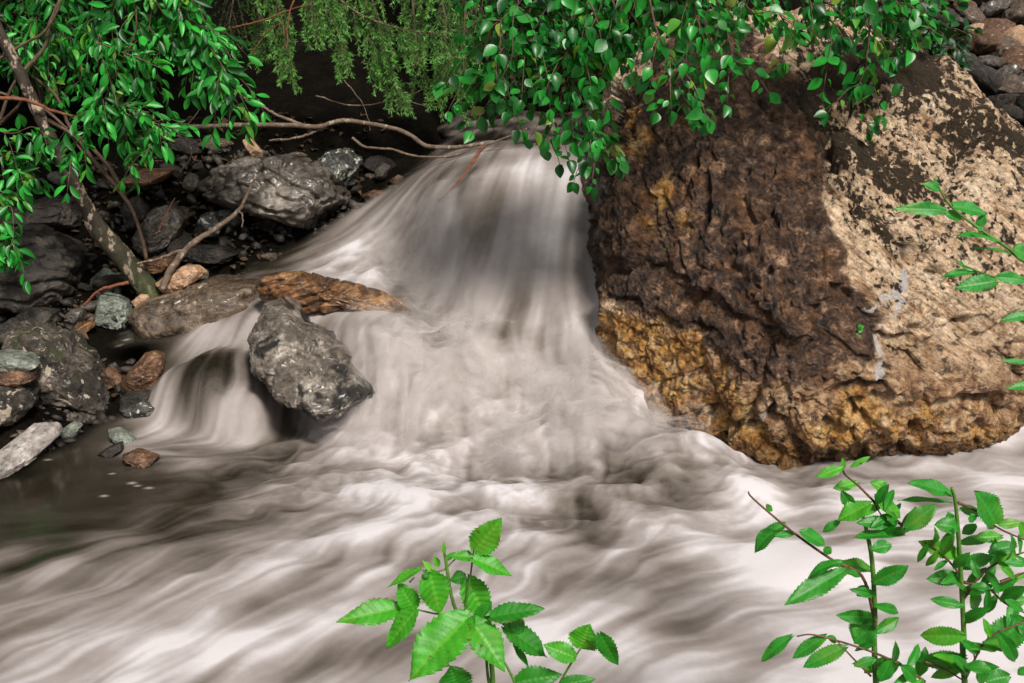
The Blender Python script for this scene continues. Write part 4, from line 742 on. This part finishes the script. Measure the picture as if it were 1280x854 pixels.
WSP = [([(200,-60),(222,10),(255,52),(285,95),(308,140)],3.40,3.3),([(240,-50),(262,30),(286,70),(296,110)],3.5,3.45),([(160,-60),(172,30),(152,85),(128,120),(112,150)],3.40,3.35),([(140,100),(118,150),(92,185),(84,200)],3.38,3.35),([(125,55),(165,72),(200,86)],3.35,3.3),
    ([(128,75),(143,120),(150,135),(188,162),(184,192)],3.36,3.3),([(150,130),(188,152),(222,164)],3.36,3.3),([(125,-60),(115,20),(125,60),(140,80)],3.7,3.65),([(200,-60),(190,20),(184,60)],3.4,3.4),([(225,-60),(228,15),(222,55)],3.45,3.42),([(180,-60),(212,10),(232,60),(250,90)],3.45,3.4),
    ([(-30,150),(12,168),(40,160),(52,172)],3.5,3.45),([(-30,185),(8,195),(30,215)],3.5,3.45),([(-30,235),(8,250),(16,290),(6,325)],3.45,3.4),([(-30,270),(-5,290),(10,320)],3.42,3.4),([(-20,40),(20,62),(50,90)],3.6,3.6),([(60,-50),(50,10),(20,40)],3.6,3.6),([(90,10),(80,50),(60,75)],3.8,3.8),
    ([(135,-50),(140,15),(105,45)],3.45,3.4),([(260,-50),(215,20),(205,55)],3.5,3.45),([(165,60),(175,100),(170,130)],3.42,3.4),([(120,110),(140,150),(165,170)],3.42,3.4),([(230,30),(255,75),(262,105)],3.5,3.45),([(85,60),(70,85),(65,100)],3.75,3.7)]
WSP += [([(240,-50),(250,15),(268,50),(270,85)],3.45,3.4),([(215,-50),(245,40),(268,90),(285,125)],3.4,3.35),([(280,-50),(250,10),(235,45)],3.6,3.6),([(20,-50),(35,20),(70,50)],3.75,3.7),([(60,-50),(85,15),(90,60)],3.75,3.7),([(-30,10),(10,30),(20,60)],3.7,3.7),([(90,60),(100,95),(70,125)],3.7,3.7),([(20,190),(40,205),(45,230)],3.5,3.5)]
for pl, a, b in WSP:
    spray(lf, br, pline(pl, a, b), 'lance', .050, .38, .0155, .003, .001, sub=.30, droop=.35, spread=.75)
for k in range(64):                       # unseen crown sprays over the bank, added to shade it
    s_ = pts[rnd.randint(62, 69)]; e = np.array([rnd.uniform(-2.2, -.75), rnd.uniform(3.15, 4.2), rnd.uniform(1.72, 2.4)])
    spray(lf, br, [s_, (s_ + e) / 2 + [0, 0, .25], e], 'lance', .062, .42, .024, .008, .002, .25, sub=.6)
tr.build('trunk', BARK, wb, willow); br.build('branch', TWIG, wb, willow); lf.build('crown', WILLOW, wb, willow)
for o in willow.children: o.location = (0, 0, 0)

# --- dim undergrowth behind
def bush(base, label, n, spread_, L=.05, kind='ovate', mat=DARKL, hi=.5):
    b = np.array([base[0], base[1], ground_z(base[0], base[1]) - .01]); r = empty('bush', b, label, 'bush'); l_, w_ = Acc(), Acc()
    for k in range(n):
        e = b + np.array([rnd.gauss(0, spread_), rnd.gauss(-.1, spread_ * .5), hi * rnd.uniform(.4, 1.15)])
        spray(l_, w_, [b + rv(.03) * [1, 1, 0], (b + e) / 2 + [0, 0, .1], e], kind, L, .55, .03, .005, .0015, .3, sub=.5)
    w_.build('stem', TWIG, b, r); l_.build('foliage', mat, b, r)
    for o in r.children: o.location = (0, 0, 0)
bush(P(1150, 70, 4.7)[:2], 'dark green bush between the boulder top and the scree slope', 22, .16, .05, hi=.42)
bush(P(60, 120, 4.6)[:2], 'dim leafy bush in the shade behind the willow trunk', 26, .30, .055, hi=.9)

# --- spruce with drooping boughs
NEED = None
def needle_mat():
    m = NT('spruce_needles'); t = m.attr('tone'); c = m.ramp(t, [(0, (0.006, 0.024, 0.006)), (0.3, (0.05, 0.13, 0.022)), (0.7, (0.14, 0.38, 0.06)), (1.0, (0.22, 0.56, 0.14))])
    p = m.bsdf(Base_Color=c, Roughness=0.5, Specular_IOR_Level=0.4); tr = m.n('ShaderNodeBsdfTranslucent', Color=c).outputs[0]
    return m.done(m.n('ShaderNodeMixShader', i0=0.15, i1=p, i2=tr).outputs[0])
NEED = needle_mat()
def needles(acc, pts, dens, L, tone0, tone1, wd=0.0010):
    """flat needle blades around a twig polyline, vectorised"""
    seg = np.linalg.norm(np.diff(pts, axis=0), axis=1).sum(); n = max(8, int(seg * dens)); u = np.linspace(0.02, 1, n); f = u * (len(pts) - 1); i = np.minimum(f.astype(int), len(pts) - 2); w = (f - i)[:, None]
    p = pts[i] * (1 - w) + pts[i + 1] * w; t = unit(pts[i + 1] - pts[i]); a = unit(np.cross(t, np.array([.2, 1, .1]))); b = np.cross(t, a); ph = rng.uniform(0, 2 * np.pi, n)[:, None]
    d = unit(t * rng.uniform(.7, 1.1, (n, 1)) + a * np.cos(ph) + b * np.sin(ph)); side = unit(np.cross(d, rng.normal(size=(n, 3)))) * wd
    l_ = (L * rng.uniform(.7, 1.15, n) * np.interp(u, [0, .8, 1], [1, 1, .75]))[:, None]
    v = np.stack([p - side, p + side, p + d * l_ + side * .5, p + d * l_ - side * .5], 1).reshape(-1, 3)
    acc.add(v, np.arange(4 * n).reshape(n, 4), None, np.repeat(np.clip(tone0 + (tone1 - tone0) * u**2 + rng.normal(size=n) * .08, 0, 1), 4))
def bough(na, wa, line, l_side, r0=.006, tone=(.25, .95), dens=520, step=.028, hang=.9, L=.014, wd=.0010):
    pts = smooth_line(line, 40); seg = np.linalg.norm(np.diff(pts, axis=0), axis=1).sum(); tube(wa, pts, np.linspace(r0, .0015, 40), 5)
    needles(na, pts[20:], dens, L, tone[0], tone[1], wd); d = .08 * seg; side = 1
    while d < seg:
        i = min(int(d / seg * 39), 38); t = unit(pts[i + 1] - pts[i]); s = unit(np.cross(t, np.array([0, -1, .2]) + rv(.3))) * side; side = -side
        ln = l_side * rnd.uniform(.6, 1.2) * (1 - .55 * d / seg); dirv = unit(t * .55 + s * .55 + np.array([0, rnd.uniform(-.35, .1), -hang]))
        q = smooth_line([pts[i], pts[i] + dirv * ln * .5, pts[i] + dirv * ln + np.array([0, 0, -.2 * ln])], 8); tube(wa, q, np.linspace(.0022, .0008, 8), 4)
        needles(na, q, dens, L, tone[0], tone[1], wd)
        for e in range(int(ln / .026)):
            j = rnd.randint(1, 5); sd_ = unit(np.cross(t, np.array([0, -1, 0])) + rv(.3)) * rnd.choice((-1, 1)); dd = unit(unit(q[j + 1] - q[j]) + .75 * sd_); l3 = ln * rnd.uniform(.2, .42)
            needles(na, np.array([q[j], q[j] + dd * l3 * .5, q[j] + dd * l3 + np.array([0, 0, -.1 * l3])]), dens, L, tone[0], tone[1], wd)
        d += step * rnd.uniform(.7, 1.3)
sb = np.array([-.75, 6.1, ground_z(-.75, 6.1) - .03]); spruce = empty('spruce_tree', sb, 'spruce drooping its feathery boughs over the dark hollow above the stream', 'tree')
tr = Acc(); tk = np.array([sb + [0, 0, z] for z in np.linspace(0, 6.5, 40)]) + rng.normal(size=(40, 3)) * .006; tube(tr, tk, np.linspace(.15, .03, 40), 12, 0, .12)
na, wa = Acc(), Acc()
SSP = [([(350,-90),(430,4),(500,36),(562,42)],4.2,4.0,.20),([(300,-80),(345,0),(356,50),(358,88)],4.1,4.0,.16),([(370,-80),(405,0),(425,50),(430,80)],4.15,4.05,.15),([(455,-80),(470,30),(488,90),(508,128)],4.15,4.05,.17),([(530,-80),(556,20),(555,80),(545,118)],4.2,4.1,.17),([(590,-80),(580,40),(580,90),(586,128)],4.2,4.1,.16),
    ([(330,-80),(322,0),(326,40),(318,70)],4.3,4.2,.14),([(420,-80),(455,0),(470,40),(478,70)],4.2,4.1,.16),([(500,-80),(515,0),(520,50),(525,95)],4.3,4.2,.17),([(400,-60),(390,0),(392,40)],4.1,4.05,.14)]
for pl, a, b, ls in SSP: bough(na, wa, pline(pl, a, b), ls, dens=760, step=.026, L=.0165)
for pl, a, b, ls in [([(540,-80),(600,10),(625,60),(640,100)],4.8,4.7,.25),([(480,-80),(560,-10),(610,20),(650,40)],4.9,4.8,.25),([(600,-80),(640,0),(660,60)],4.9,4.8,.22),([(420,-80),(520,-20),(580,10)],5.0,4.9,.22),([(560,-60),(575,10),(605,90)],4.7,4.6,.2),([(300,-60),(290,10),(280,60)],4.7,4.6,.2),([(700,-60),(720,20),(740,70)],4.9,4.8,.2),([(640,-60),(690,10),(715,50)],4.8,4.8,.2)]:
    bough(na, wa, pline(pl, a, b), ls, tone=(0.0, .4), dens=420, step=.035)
for k in range(70):                       # unseen overhead tiers of boughs, added to shadow the background
    z = rnd.uniform(2.1, 5.8); a = rnd.uniform(-2.9, -.2); ln = (2.6 - .36 * (z - 2)) * rnd.uniform(.7, 1.1); s_ = sb + [0, 0, z - sb[2] + .3]; s_[2] = z; d = np.array([math.cos(a), math.sin(a), 0])
    e = s_ + d * ln + [0, 0, -.25 * ln]
    if e[2] < 1.75 and e[1] < 4.6: e[2] = 1.8 + .2 * rnd.random()
    bough(na, wa, [s_, s_ + d * ln * .5 + [0, 0, .02], e], .32, .02, (.1, .5), 150, .06, .5, .026, .0032)
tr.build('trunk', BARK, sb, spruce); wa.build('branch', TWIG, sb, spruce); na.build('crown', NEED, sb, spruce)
for o in spruce.children: o.location = (0, 0, 0)

# ------------------------------------------------------------------ dead wood
def dead(label, lines, mat, name='dead_branch', cat='branch', tone=0.0):
    a = Acc()
    for pl, y0, y1, r0, r1 in lines:
        p = smooth_line(pline(pl, y0, y1), 50); p = p + np.cumsum(rng.normal(size=p.shape) * .0008, 0); tube(a, p, np.linspace(r0, r1, 50), 8, tone, .22)
    o = pline(lines[0][0], lines[0][1], lines[0][2])[0]; return tag(a.build(name, mat, o), label, cat)
DEADW = bark_mat('dead_wood', (0.07, 0.045, 0.028), (0.20, 0.145, 0.10), (0.36, 0.29, 0.22), 50, .58)
dead('long bare dead branch lying across the dark hollow above the stream', [([(225,160),(290,157),(360,158),(400,160),(428,152),(480,158),(510,166),(535,182),(570,184),(606,180)],3.95,3.9,.009,.007),([(380,158),(350,146),(330,134),(308,122)],3.94,3.9,.006,.004),([(400,162),(370,172),(335,178)],3.94,3.9,.005,.003)], DEADW)
dead('thin bare twig hanging beneath the long dead branch', [([(440,172),(456,184),(490,187),(520,196),(560,197),(600,185),(650,165),(660,160)],3.92,3.88,.005,.003)], DEADW, 'dead_twig', 'twig')
dead('reddish twig sticking up out of the crest of the fall', [([(548,252),(562,238),(585,212),(597,192),(606,178)],3.62,3.68,.003,.006)], REDW, 'dead_twig', 'twig')
dead('mossy speckled dead branch slanting up from the foot of the willow', [([(203,362),(215,335),(238,308),(262,290),(290,270),(303,250),(316,222)],3.52,3.62,.013,.004),([(232,314),(205,322),(170,335)],3.55,3.56,.007,.003),([(296,262),(306,268),(306,282)],3.58,3.56,.003,.002)], DEADW, tone=.15)
dead('fine reddish twig leaning on the wedge shaped stone', [([(197,292),(207,272),(222,246)],3.72,3.74,.003,.0015)], REDW, 'dead_twig', 'twig')
dead('pair of thin grey twigs crossing in the dark below the spruce boughs', [([(395,120),(440,132),(500,126),(545,140)],4.2,4.15,.003,.0015),([(430,100),(452,130),(462,165)],4.2,4.12,.0025,.001),([(500,126),(530,112),(560,115)],4.17,4.15,.002,.001)], DEADW, 'dead_twig', 'twig')
dead('fine grey twig curving over the black hollow left of the slab-topped rock', [([(225,215),(240,190),(232,165),(250,135)],4.0,4.0,.003,.0012),([(238,182),(262,172),(280,150)],4.0,4.0,.002,.001)], DEADW, 'dead_twig', 'twig')
dead('rusty curved stick lying left of the foot of the willow', [([(105,382),(120,366),(135,360),(158,354)],3.55,3.55,.004,.006)], REDW, 'dead_twig', 'stick')
dead('thin orange twig in the left edge leaves', [([(0,122),(30,126),(60,138),(95,150)],3.44,3.48,.006,.004)], REDW, 'dead_twig', 'twig')
dead('bare reddish twigs at the top left of the spruce boughs', [([(372,-20),(362,20),(360,60)],3.95,3.95,.003,.002),([(290,35),(330,25),(365,12),(390,5)],3.98,3.95,.003,.002),([(312,70),(330,45),(352,28)],3.98,3.96,.002,.0015)], REDW, 'dead_twig', 'twig')

#@@FORE
# ------------------------------------------------------------------ foreground plants, leaf by leaf
def fg_mat(name, base, pale):
    m = NT(name); t = m.attr('tone'); vn = m.attr('vein'); co = m.coord()
    c = m.mix(1.0, base, m.ramp(m.noise(co, 60, 5, 0.65), [(0.3, 0.72), (0.7, 1.25)]), 'MULTIPLY')
    c = m.mix(m.math('MULTIPLY', vn, 0.45), c, pale); c = m.mix(m.maprange(t, 0.5, 1.0, 0.0, 0.8), c, pale)
    c = m.mix(m.maprange(m.noise(co, 110, 3, 0.6), 0.66, 0.71), c, (0.09, 0.06, 0.02))
    c = m.mix(m.maprange(m.noise(co, 14, 3, 0.6), 0.52, 0.72, 0.0, 0.5), c, (0.16, 0.30, 0.02))
    c = m.mix(m.maprange(m.math('MULTIPLY_ADD', m.attr('margin'), 0.6, m.noise(co, 22, 5, 0.65)), 1.12, 1.20), c, (0.13, 0.075, 0.025))
    p = m.bsdf(Base_Color=c, Roughness=0.42, Specular_IOR_Level=0.4, Normal=m.bump(m.noise(co, 420, 3, 0.6), 0.25, 0.001))
    tr = m.n('ShaderNodeBsdfTranslucent', Color=m.mix(0.4, c, (0.22, 0.55, 0.03))).outputs[0]
    return m.done(m.n('ShaderNodeMixShader', i0=0.32, i1=p, i2=tr).outputs[0])
RASP = fg_mat('raspberry_leaf', (0.045, 0.33, 0.016), (0.20, 0.55, 0.05)); RASPD = fg_mat('raspberry_leaf_dark', (0.018, 0.20, 0.014), (0.07, 0.36, 0.03))
HERB = fg_mat('herb_leaf', (0.020, 0.24, 0.020), (0.09, 0.40, 0.05)); HERBL = fg_mat('herb_leaf_light', (0.06, 0.36, 0.02), (0.22, 0.50, 0.06)); SAP = fg_mat('sapling_leaf', (0.025, 0.27, 0.035), (0.12, 0.46, 0.09))
STEMG = bark_mat('green_stem', (0.05, 0.13, 0.015), (0.11, 0.24, 0.03), (0.16, 0.2, 0.05), 90, .66, .5); STEMR = bark_mat('reddish_stem', (0.07, 0.035, 0.015), (0.16, 0.075, 0.035), (0.13, 0.13, 0.04), 90, .6, .5)
def fg_leaf(par, org, b, t, Y, wpx, mat, roll=0.0, curl=.12, fold=.35, ser=10, prof='ovate', dy=0.0, pleat=1.0, tone=0.0):
    B = P(b[0], b[1], Y); T = P(t[0], t[1], Y + dy); ax = T - B; L = np.linalg.norm(ax); d = ax / L; wd = wpx * Y / FPX
    nr = unit(np.array([0, -.75, .66])); x = unit(np.cross(d, nr)); z = np.cross(x, d); rm = np.array(Matrix.Rotation(roll, 3, Vector(d))); x = rm @ x; z = rm @ z
    nv, nu = 97, 13; vv = np.linspace(0, 1, nv); uu = np.linspace(-1, 1, nu); U, Vv = np.meshgrid(uu, vv)
    w = np.interp(vv, *zip(*(OVATE if prof == 'ovate' else LANCE))); w = np.convolve(np.pad(w, 2, mode='edge'), [.1, .2, .4, .2, .1], 'valid'); w[-1] = 0; w[0] = .03
    saw = (vv * ser * 1.2) % 1.0; ed = 1 - 0.17 * saw * (w > .1) if ser else np.ones(nv)
    lob = 1 + .05 * math.sin(Y * 50 + wpx) * np.sin(vv * 9 + wpx)
    X = U * (w * lob)[:, None] * .5 * wd * np.where(np.abs(U) > .9, ed[:, None], 1)
    ph = (Vv * 8 - np.abs(U) * 1.6); tri = np.abs((ph % 1) - .5) * 2
    zz = fold * np.abs(X) * (1 - .3 * np.abs(U)) - curl * L * Vv**2 + pleat * .022 * wd * (tri - .5) * (1 - np.abs(U)**6) * (w[:, None] > .05) + .03 * wd * np.sin(Vv * 7 + wpx) * U
    yy = L * (Vv - .10 * np.abs(U) * (1 - Vv) * (Vv > .02))
    zz = zz + curl * L * Vv        # keep tip on its mark
    X = X * 1.12; zz = zz + .05 * wd * np.sin(Vv * 13 + wpx * 3 + U * 2) * np.abs(U)**2
    v = B + X[..., None] * x + yy[..., None] * d + zz[..., None] * z
    vein = np.clip(np.maximum(np.exp(-(U / .07)**2), .8 * np.exp(-((tri) / .22)**2)), 0, 1)
    i = np.arange(nv - 1)[:, None] * nu + np.arange(nu - 1)[None]; q = np.stack([i, i + 1, i + nu + 1, i + nu], -1).reshape(-1, 4)
    me = mk_mesh('leaf', v.reshape(-1, 3) - org, q); attr(me, 'vein', vein.ravel()); attr(me, 'margin', np.maximum(np.abs(U), np.abs(Vv * 2 - 1)**3).ravel()); attr(me, 'tone', np.full(nv * nu, tone)); o = link('leaf', me, mat, (0, 0, 0), par); return o
def fg_stem(par, org, lines, Y, mat):
    a = Acc()
    for pl, r0, r1 in lines:
        p = smooth_line([P(*(q if len(q) == 3 else (q[0], q[1], Y))) for q in pl], 30); tube(a, p, np.linspace(r0, r1, 30), 7, 0, .06)
    me_o = a.build('stem', mat, org, par); me_o.location = (0, 0, 0); return me_o

Yr = 1.08; org = P(620, 900, Yr); org[2] = ground_z(org[0], 1.0) if False else org[2]
root = np.array([P(625, 860, Yr)[0], 1.0, ground_z(0, 1.0) - .01]); rasp = empty('raspberry_plant', root, 'bright green wild raspberry shoot with toothed leaves in front of the stream', 'plant')
fg_stem(rasp, root, [([tuple(PIX(root)) + (1.0,), (616,854), (600,815), (583,788), (566,752), (557,700), (555,689)], .0032, .0014), ([(624,880), (611,852), (607,805)], .0022, .0015), ([(580,770), (588,720), (592,690), (594,684)], .0012, .0008), ([(560,768), (543,767), (520,762), (502,760)], .0012, .0008), ([(640,875), (643,854), (631,828)], .0022, .0012), ([(690,880), (701,852), (716,826), (727,809)], .0016, .001), ([(556,712), (540,716), (525,712)], .001, .0007), ([(556,712), (568,700), (573,697)], .001, .0007), ([(512,728), (518,722)], .001, .0007), ([(590,790), (610,775), (628,770)], .001, .0008)], Yr, STEMG)
for b, t, w_, mt, kw in [((594,688),(627.5,647),33,RASP,dict(tone=.3,roll=.35)),((591,697),(561,695),15,RASP,dict(roll=.3)),((591,699),(640,720),22,RASP,dict(tone=.25,roll=-.3)),((582,720),(562,726),16,RASPD,{}),((584,723),(607,774),34,RASP,dict(tone=.25,pleat=2)),((525,712),(484,735),14,RASP,dict(tone=.6,roll=.5)),
    ((536.5,715),(550,768),36,RASP,dict(roll=-.15)),((517,761),(497,728),26,RASP,{}),((502,760),(420,778),30,RASP,dict(roll=.15,dy=-.02)),((520,763),(483,811),27,RASP,dict(roll=.2)),((586,772),(511,852),56,RASP,dict(roll=.2,dy=-.04,curl=.25,tone=.1)),((588,776),(631,840),38,RASP,dict(roll=-.2,dy=-.03,curl=.25)),
    ((612,772),(681,761),26,RASPD,dict(roll=-.3)),((630,784),(684,822),32,RASPD,dict(roll=-.4)),((644,800),(661,834),12,RASPD,dict(roll=.8)),((572,862),(562,832),42,RASPD,{}),((645,853),(703,843),30,RASPD,dict(roll=.2)),((718,822),(678,806),24,RASP,{}),((726,809),(737,780),36,RASP,{}),((750,792),(773,832),22,RASPD,dict(roll=.5)),((702,856),(745,849),18,RASPD,{}),
    ((555,692),(555,676),5,RASP,dict(tone=.8)),((540,714),(528,700),7,RASP,dict(tone=.9)),((548,708),(542,694),8,RASP,dict(tone=.7)),((556,700),(572,690),7,RASP,dict(tone=.6)),((530,716),(537,722),8,RASPD,{}),((600,775),(615,752),18,RASPD,{}),((640,776),(655,790),20,RASPD,{})]:
    fg_leaf(rasp, root, b, t, Yr + rnd.uniform(-.015, .015), w_ * 1.18, mt, **kw)

def Z7(x, y): return (900 + x / 2.811, 550 + y / 2.811)
Yh = 1.22
def herb(name, label, rootpx, stems, leaves, mats, Yk=Yh, auto=()):
    rt = np.array([P(rootpx[0], rootpx[1], Yk)[0], 1.02, 0]); rt[2] = ground_z(rt[0], 1.02) - .01; h = empty(name, rt, label, 'plant')
    first = True
    for lines, m_ in stems:
        if first: lines = [([tuple(PIX(rt)) + (1.02,)] + lines[0][0], lines[0][1], lines[0][2])] + lines[1:]; first = False
        fg_stem(h, rt, lines, Yk, m_)
    for pl, n_, ln in auto:                # leaves in turn up a stalk, each on the stalk
        q = np.array(pl, float); cs = smooth_line(q, 60)
        for k in range(n_):
            i = int((k + .5) / n_ * 58); t_ = unit(cs[i + 1] - cs[i]); sd_ = 1 if k % 2 else -1; nrm2 = np.array([-t_[1], t_[0]]) * sd_
            d2 = unit(nrm2 * rnd.uniform(.7, 1.1) + t_ * rnd.uniform(.1, .6) + np.array([0, rnd.uniform(-.1, .45)])); l_ = ln * rnd.uniform(.65, 1.2)
            leaves = leaves + [(tuple(cs[i]), tuple(cs[i] + d2 * l_), l_ * rnd.uniform(.30, .44), int(rnd.random() < .2), dict(roll=rnd.uniform(-.6, .6), curl=rnd.uniform(.1, .5), dy=rnd.uniform(-.03, .03)))]
    for b, t, w_, mi, kw in leaves: fg_leaf(h, rt, b, t, Yk + rnd.uniform(-.03, .03), w_ * 1.2, mats[mi], **{**dict(pleat=.35, ser=14, prof='lance'), **kw})
z = Z7
herb('herb_plant', 'leafy herb with a thick pale green stalk and reddish side shoots at the lower right', z(548, 870), [([([z(548,850), z(545,620), z(535,430), z(515,320), z(498,250)], .0042, .002)], STEMG), ([([z(545,640), z(500,480), z(400,425), z(270,335), z(160,245), z(108,198), z(100,182)], .0022, .0009), ([z(660,320), z(600,265), z(540,215), z(485,160), z(438,120), z(432,85)], .002, .001), ([z(720,850), z(650,800), z(560,755), z(460,720), z(330,685), z(270,690)], .002, .0009), ([z(610,340), z(570,270), z(520,190)], .001, .0008), ([z(530,830), z(470,770), z(410,705)], .0015, .0008)], STEMR)],
  [(z(165,245),z(182,232),10,0,{}),(z(228,300),z(122,398),22,0,dict(roll=.6,curl=.5)),(z(262,328),z(190,338),9,0,{}),(z(282,322),z(370,370),19,0,dict(roll=-.2)),(z(368,400),z(390,375),10,0,{}),(z(430,432),z(312,482),17,0,dict(roll=.7,curl=.4)),(z(442,458),z(225,582),24,0,dict(roll=.15,dy=-.03)),(z(420,458),z(495,482),14,0,dict(roll=-.6)),(z(520,515),z(480,548),13,0,{}),
   (z(432,98),z(338,130),13,1,dict(tone=.3)),(z(460,95),z(530,58),7,1,dict(tone=.5)),(z(435,100),z(430,62),6,1,dict(tone=.6)),(z(485,150),z(396,172),13,1,{}),(z(430,180),z(470,235),14,0,dict(roll=.8,curl=.5)),(z(530,225),z(412,285),24,1,dict(roll=.4)),(z(420,285),z(360,325),10,0,dict(curl=.5)),(z(545,200),z(632,275),24,1,dict(roll=-.3)),(z(530,150),z(590,185),16,1,dict(curl=.5)),
   (z(600,296),z(480,290),16,0,{}),(z(642,336),z(466,344),18,0,dict(roll=.7)),(z(600,370),z(530,385),16,0,{}),(z(650,312),z(762,228),22,0,{}),(z(585,250),z(620,300),12,0,{}),
   (z(252,690),z(145,780),16,0,dict(roll=.4,curl=.3)),(z(372,690),z(255,768),17,0,dict(roll=.3)),(z(442,728),z(290,800),20,0,dict(roll=.2)),(z(540,640),z(470,715),34,0,dict(roll=.3)),(z(380,690),z(410,712),9,0,{}),(z(545,770),z(470,795),12,0,{}),(z(600,775),z(560,850),18,0,{}),(z(640,795),z(690,850),18,0,{}),(z(490,690),z(465,660),10,0,{})], [HERB, HERBL], auto=[([z(548,850),z(545,620),z(535,430)], 9, 42), ([z(660,320),z(600,265),z(540,215)], 8, 30), ([z(720,850), z(650,800), z(560,755)], 7, 34)])
herb('herb_plant', 'tall leafy herb with broad dark leaves cut by the right edge at the lower right', z(860, 870), [([([z(860,850), z(858,700), z(848,500), z(836,310), z(826,210), z(814,168)], .0042, .0018)], STEMG), ([([z(855,560), z(920,470), z(1000,420), z(1068,395)], .0018, .001), ([z(836,220), z(900,250), z(980,310), z(1080,355)], .002, .001), ([z(858,500), z(940,520), z(1000,572), z(1080,612)], .002, .001), ([z(720,780), z(780,800), z(850,842)], .0016, .001), ([z(862,840), z(940,700), z(1068,640)], .0016, .001), ([z(850,480), z(780,400), z(720,360)], .0015, .001), ([z(985,500), z(1080,462)], .0025, .001), ([z(890,740), z(905,840)], .001, .0008)], STEMR)],
  [(z(815,192),z(662,150),21,0,dict(roll=.3)),(z(812,222),z(625,214),13,0,dict(roll=.8)),(z(968,296),z(895,178),38,0,dict(roll=.1,prof='ovate')),(z(920,262),z(838,240),13,0,{}),(z(880,262),z(890,290),12,0,{}),(z(835,310),z(752,300),20,0,dict(curl=.5)),(z(800,255),z(812,300),12,0,{}),(z(900,300),z(850,330),12,0,{}),(z(980,300),z(1060,290),12,1,{}),(z(1050,290),z(1080,350),16,1,{}),(z(990,340),z(890,345),14,1,{}),(z(1040,370),z(940,395),16,0,{}),(z(1030,385),z(980,440),20,1,dict(tone=.5)),(z(1000,430),z(1080,438),10,0,{}),
   (z(1000,505),z(1080,468),9,1,{}),(z(1010,572),z(1080,560),14,0,{}),(z(1070,640),z(932,738),38,0,dict(prof='ovate',roll=.2)),(z(1060,600),z(1000,560),12,0,{}),(z(880,800),z(815,790),14,0,{}),(z(930,850),z(912,800),22,0,{}),(z(1016,830),z(930,850),22,0,{}),(z(850,800),z(740,835),14,0,dict(curl=.4)),(z(1080,800),z(1045,825),10,0,{})], [HERB, HERBL], auto=[([z(860,850), z(858,700), z(848,500), z(836,330)], 12, 52), ([z(862,840), z(940,700), z(1068,640)], 8, 38), ([z(855,560), z(920,470), z(1000,420), z(1068,395)], 9, 34), ([z(858,500), z(940,520), z(1000,572)], 7, 32), ([z(850,480), z(780,400), z(720,360)], 7, 34)])
def Z4(x, y): return (980 + x / 2.847, 60 + y / 2.847)
z = Z4; Ys = 1.35; srt = np.array([P(1420, 420, Ys)[0], 1.15, 0]); srt[2] = ground_z(srt[0], 1.15) - .01
sap = empty('sapling', srt, 'light green sapling twig reaching in from the right edge in front of the boulder', 'plant')
fg_stem(sap, srt, [([tuple(PIX(srt)) + (1.15,), (1420,600), (1390,440), (1330,350), z(854,760), z(800,715), z(690,640), z(590,560), z(535,465)], .004, .001), ([(1400,480), (1340,372), z(854,830), z(740,812), z(625,768)], .002, .0009), ([(1400,500), (1340,430), (1275,400)], .0018, .001), ([(1395,540), (1330,480), (1275,488)], .0018, .001), ([(1400,520), (1340,460), (1270,455)], .0018, .001)], Ys, STEMG)
for b, t, w_, kw in [(z(552,505),z(485,482),12,dict(tone=.3)),(z(542,500),z(532,460),7,dict(tone=.6)),(z(570,578),z(384,572),17,dict(roll=-.3)),(z(575,590),z(640,612),15,{}),(z(600,565),z(722,592),24,dict(roll=-.2)),(z(690,640),z(718,585),12,{}),(z(762,692),z(588,672),18,dict(roll=.6,curl=.3)),(z(690,640),z(705,650),8,{}),(z(806,735),z(668,712),13,dict(roll=.7)),(z(815,715),z(870,745),22,{}),(z(672,795),z(556,818),14,dict(tone=.35,roll=.3)),(z(640,780),z(615,755),6,dict(tone=.3)),(z(752,832),z(606,856),24,dict(roll=-.1)),(z(760,815),z(870,830),16,dict(roll=.3)),
    ((1290,393),(1250,401),14,{}),((1292,456),(1250,450),9,dict(tone=.3)),((1300,480),(1256,486),13,{}),((1310,400),(1288,420),14,{}),((1340,372),(1295,352),20,{}),((1360,420),(1320,440),22,{})]:
    fg_leaf(sap, srt, b, t, Ys + rnd.uniform(-.03, .03), w_, SAP, **{**dict(pleat=.6, ser=12), **kw})
# tiny fallen leaves on the boulder
for pxy, lb in (((825,308), 'tiny fallen green leaf stuck on the dark face of the boulder'), ((1070,416), 'tuft of tiny green leaves in a crack of the boulder')):
    dg = C.evaluated_depsgraph_get(); u, d_, z_ = ray(*pxy); hit, loc, nrm_, *_ = S.ray_cast(dg, Vector(CAM), Vector((float(u), float(d_), float(z_))).normalized())
    a = Acc()
    for k in range(1 if 'fallen' in lb else 5):
        put_leaf(a, 'ovate', np.array(loc) + np.array(nrm_) * .006 + rv(.006), unit(np.array([1, -.2, .2]) + rv(.4)), np.array(nrm_), .024 if 'fallen' in lb else .018, .7, .8)
    tag(a.build('small_leaf', SAP, np.array(loc)), lb, 'leaf')
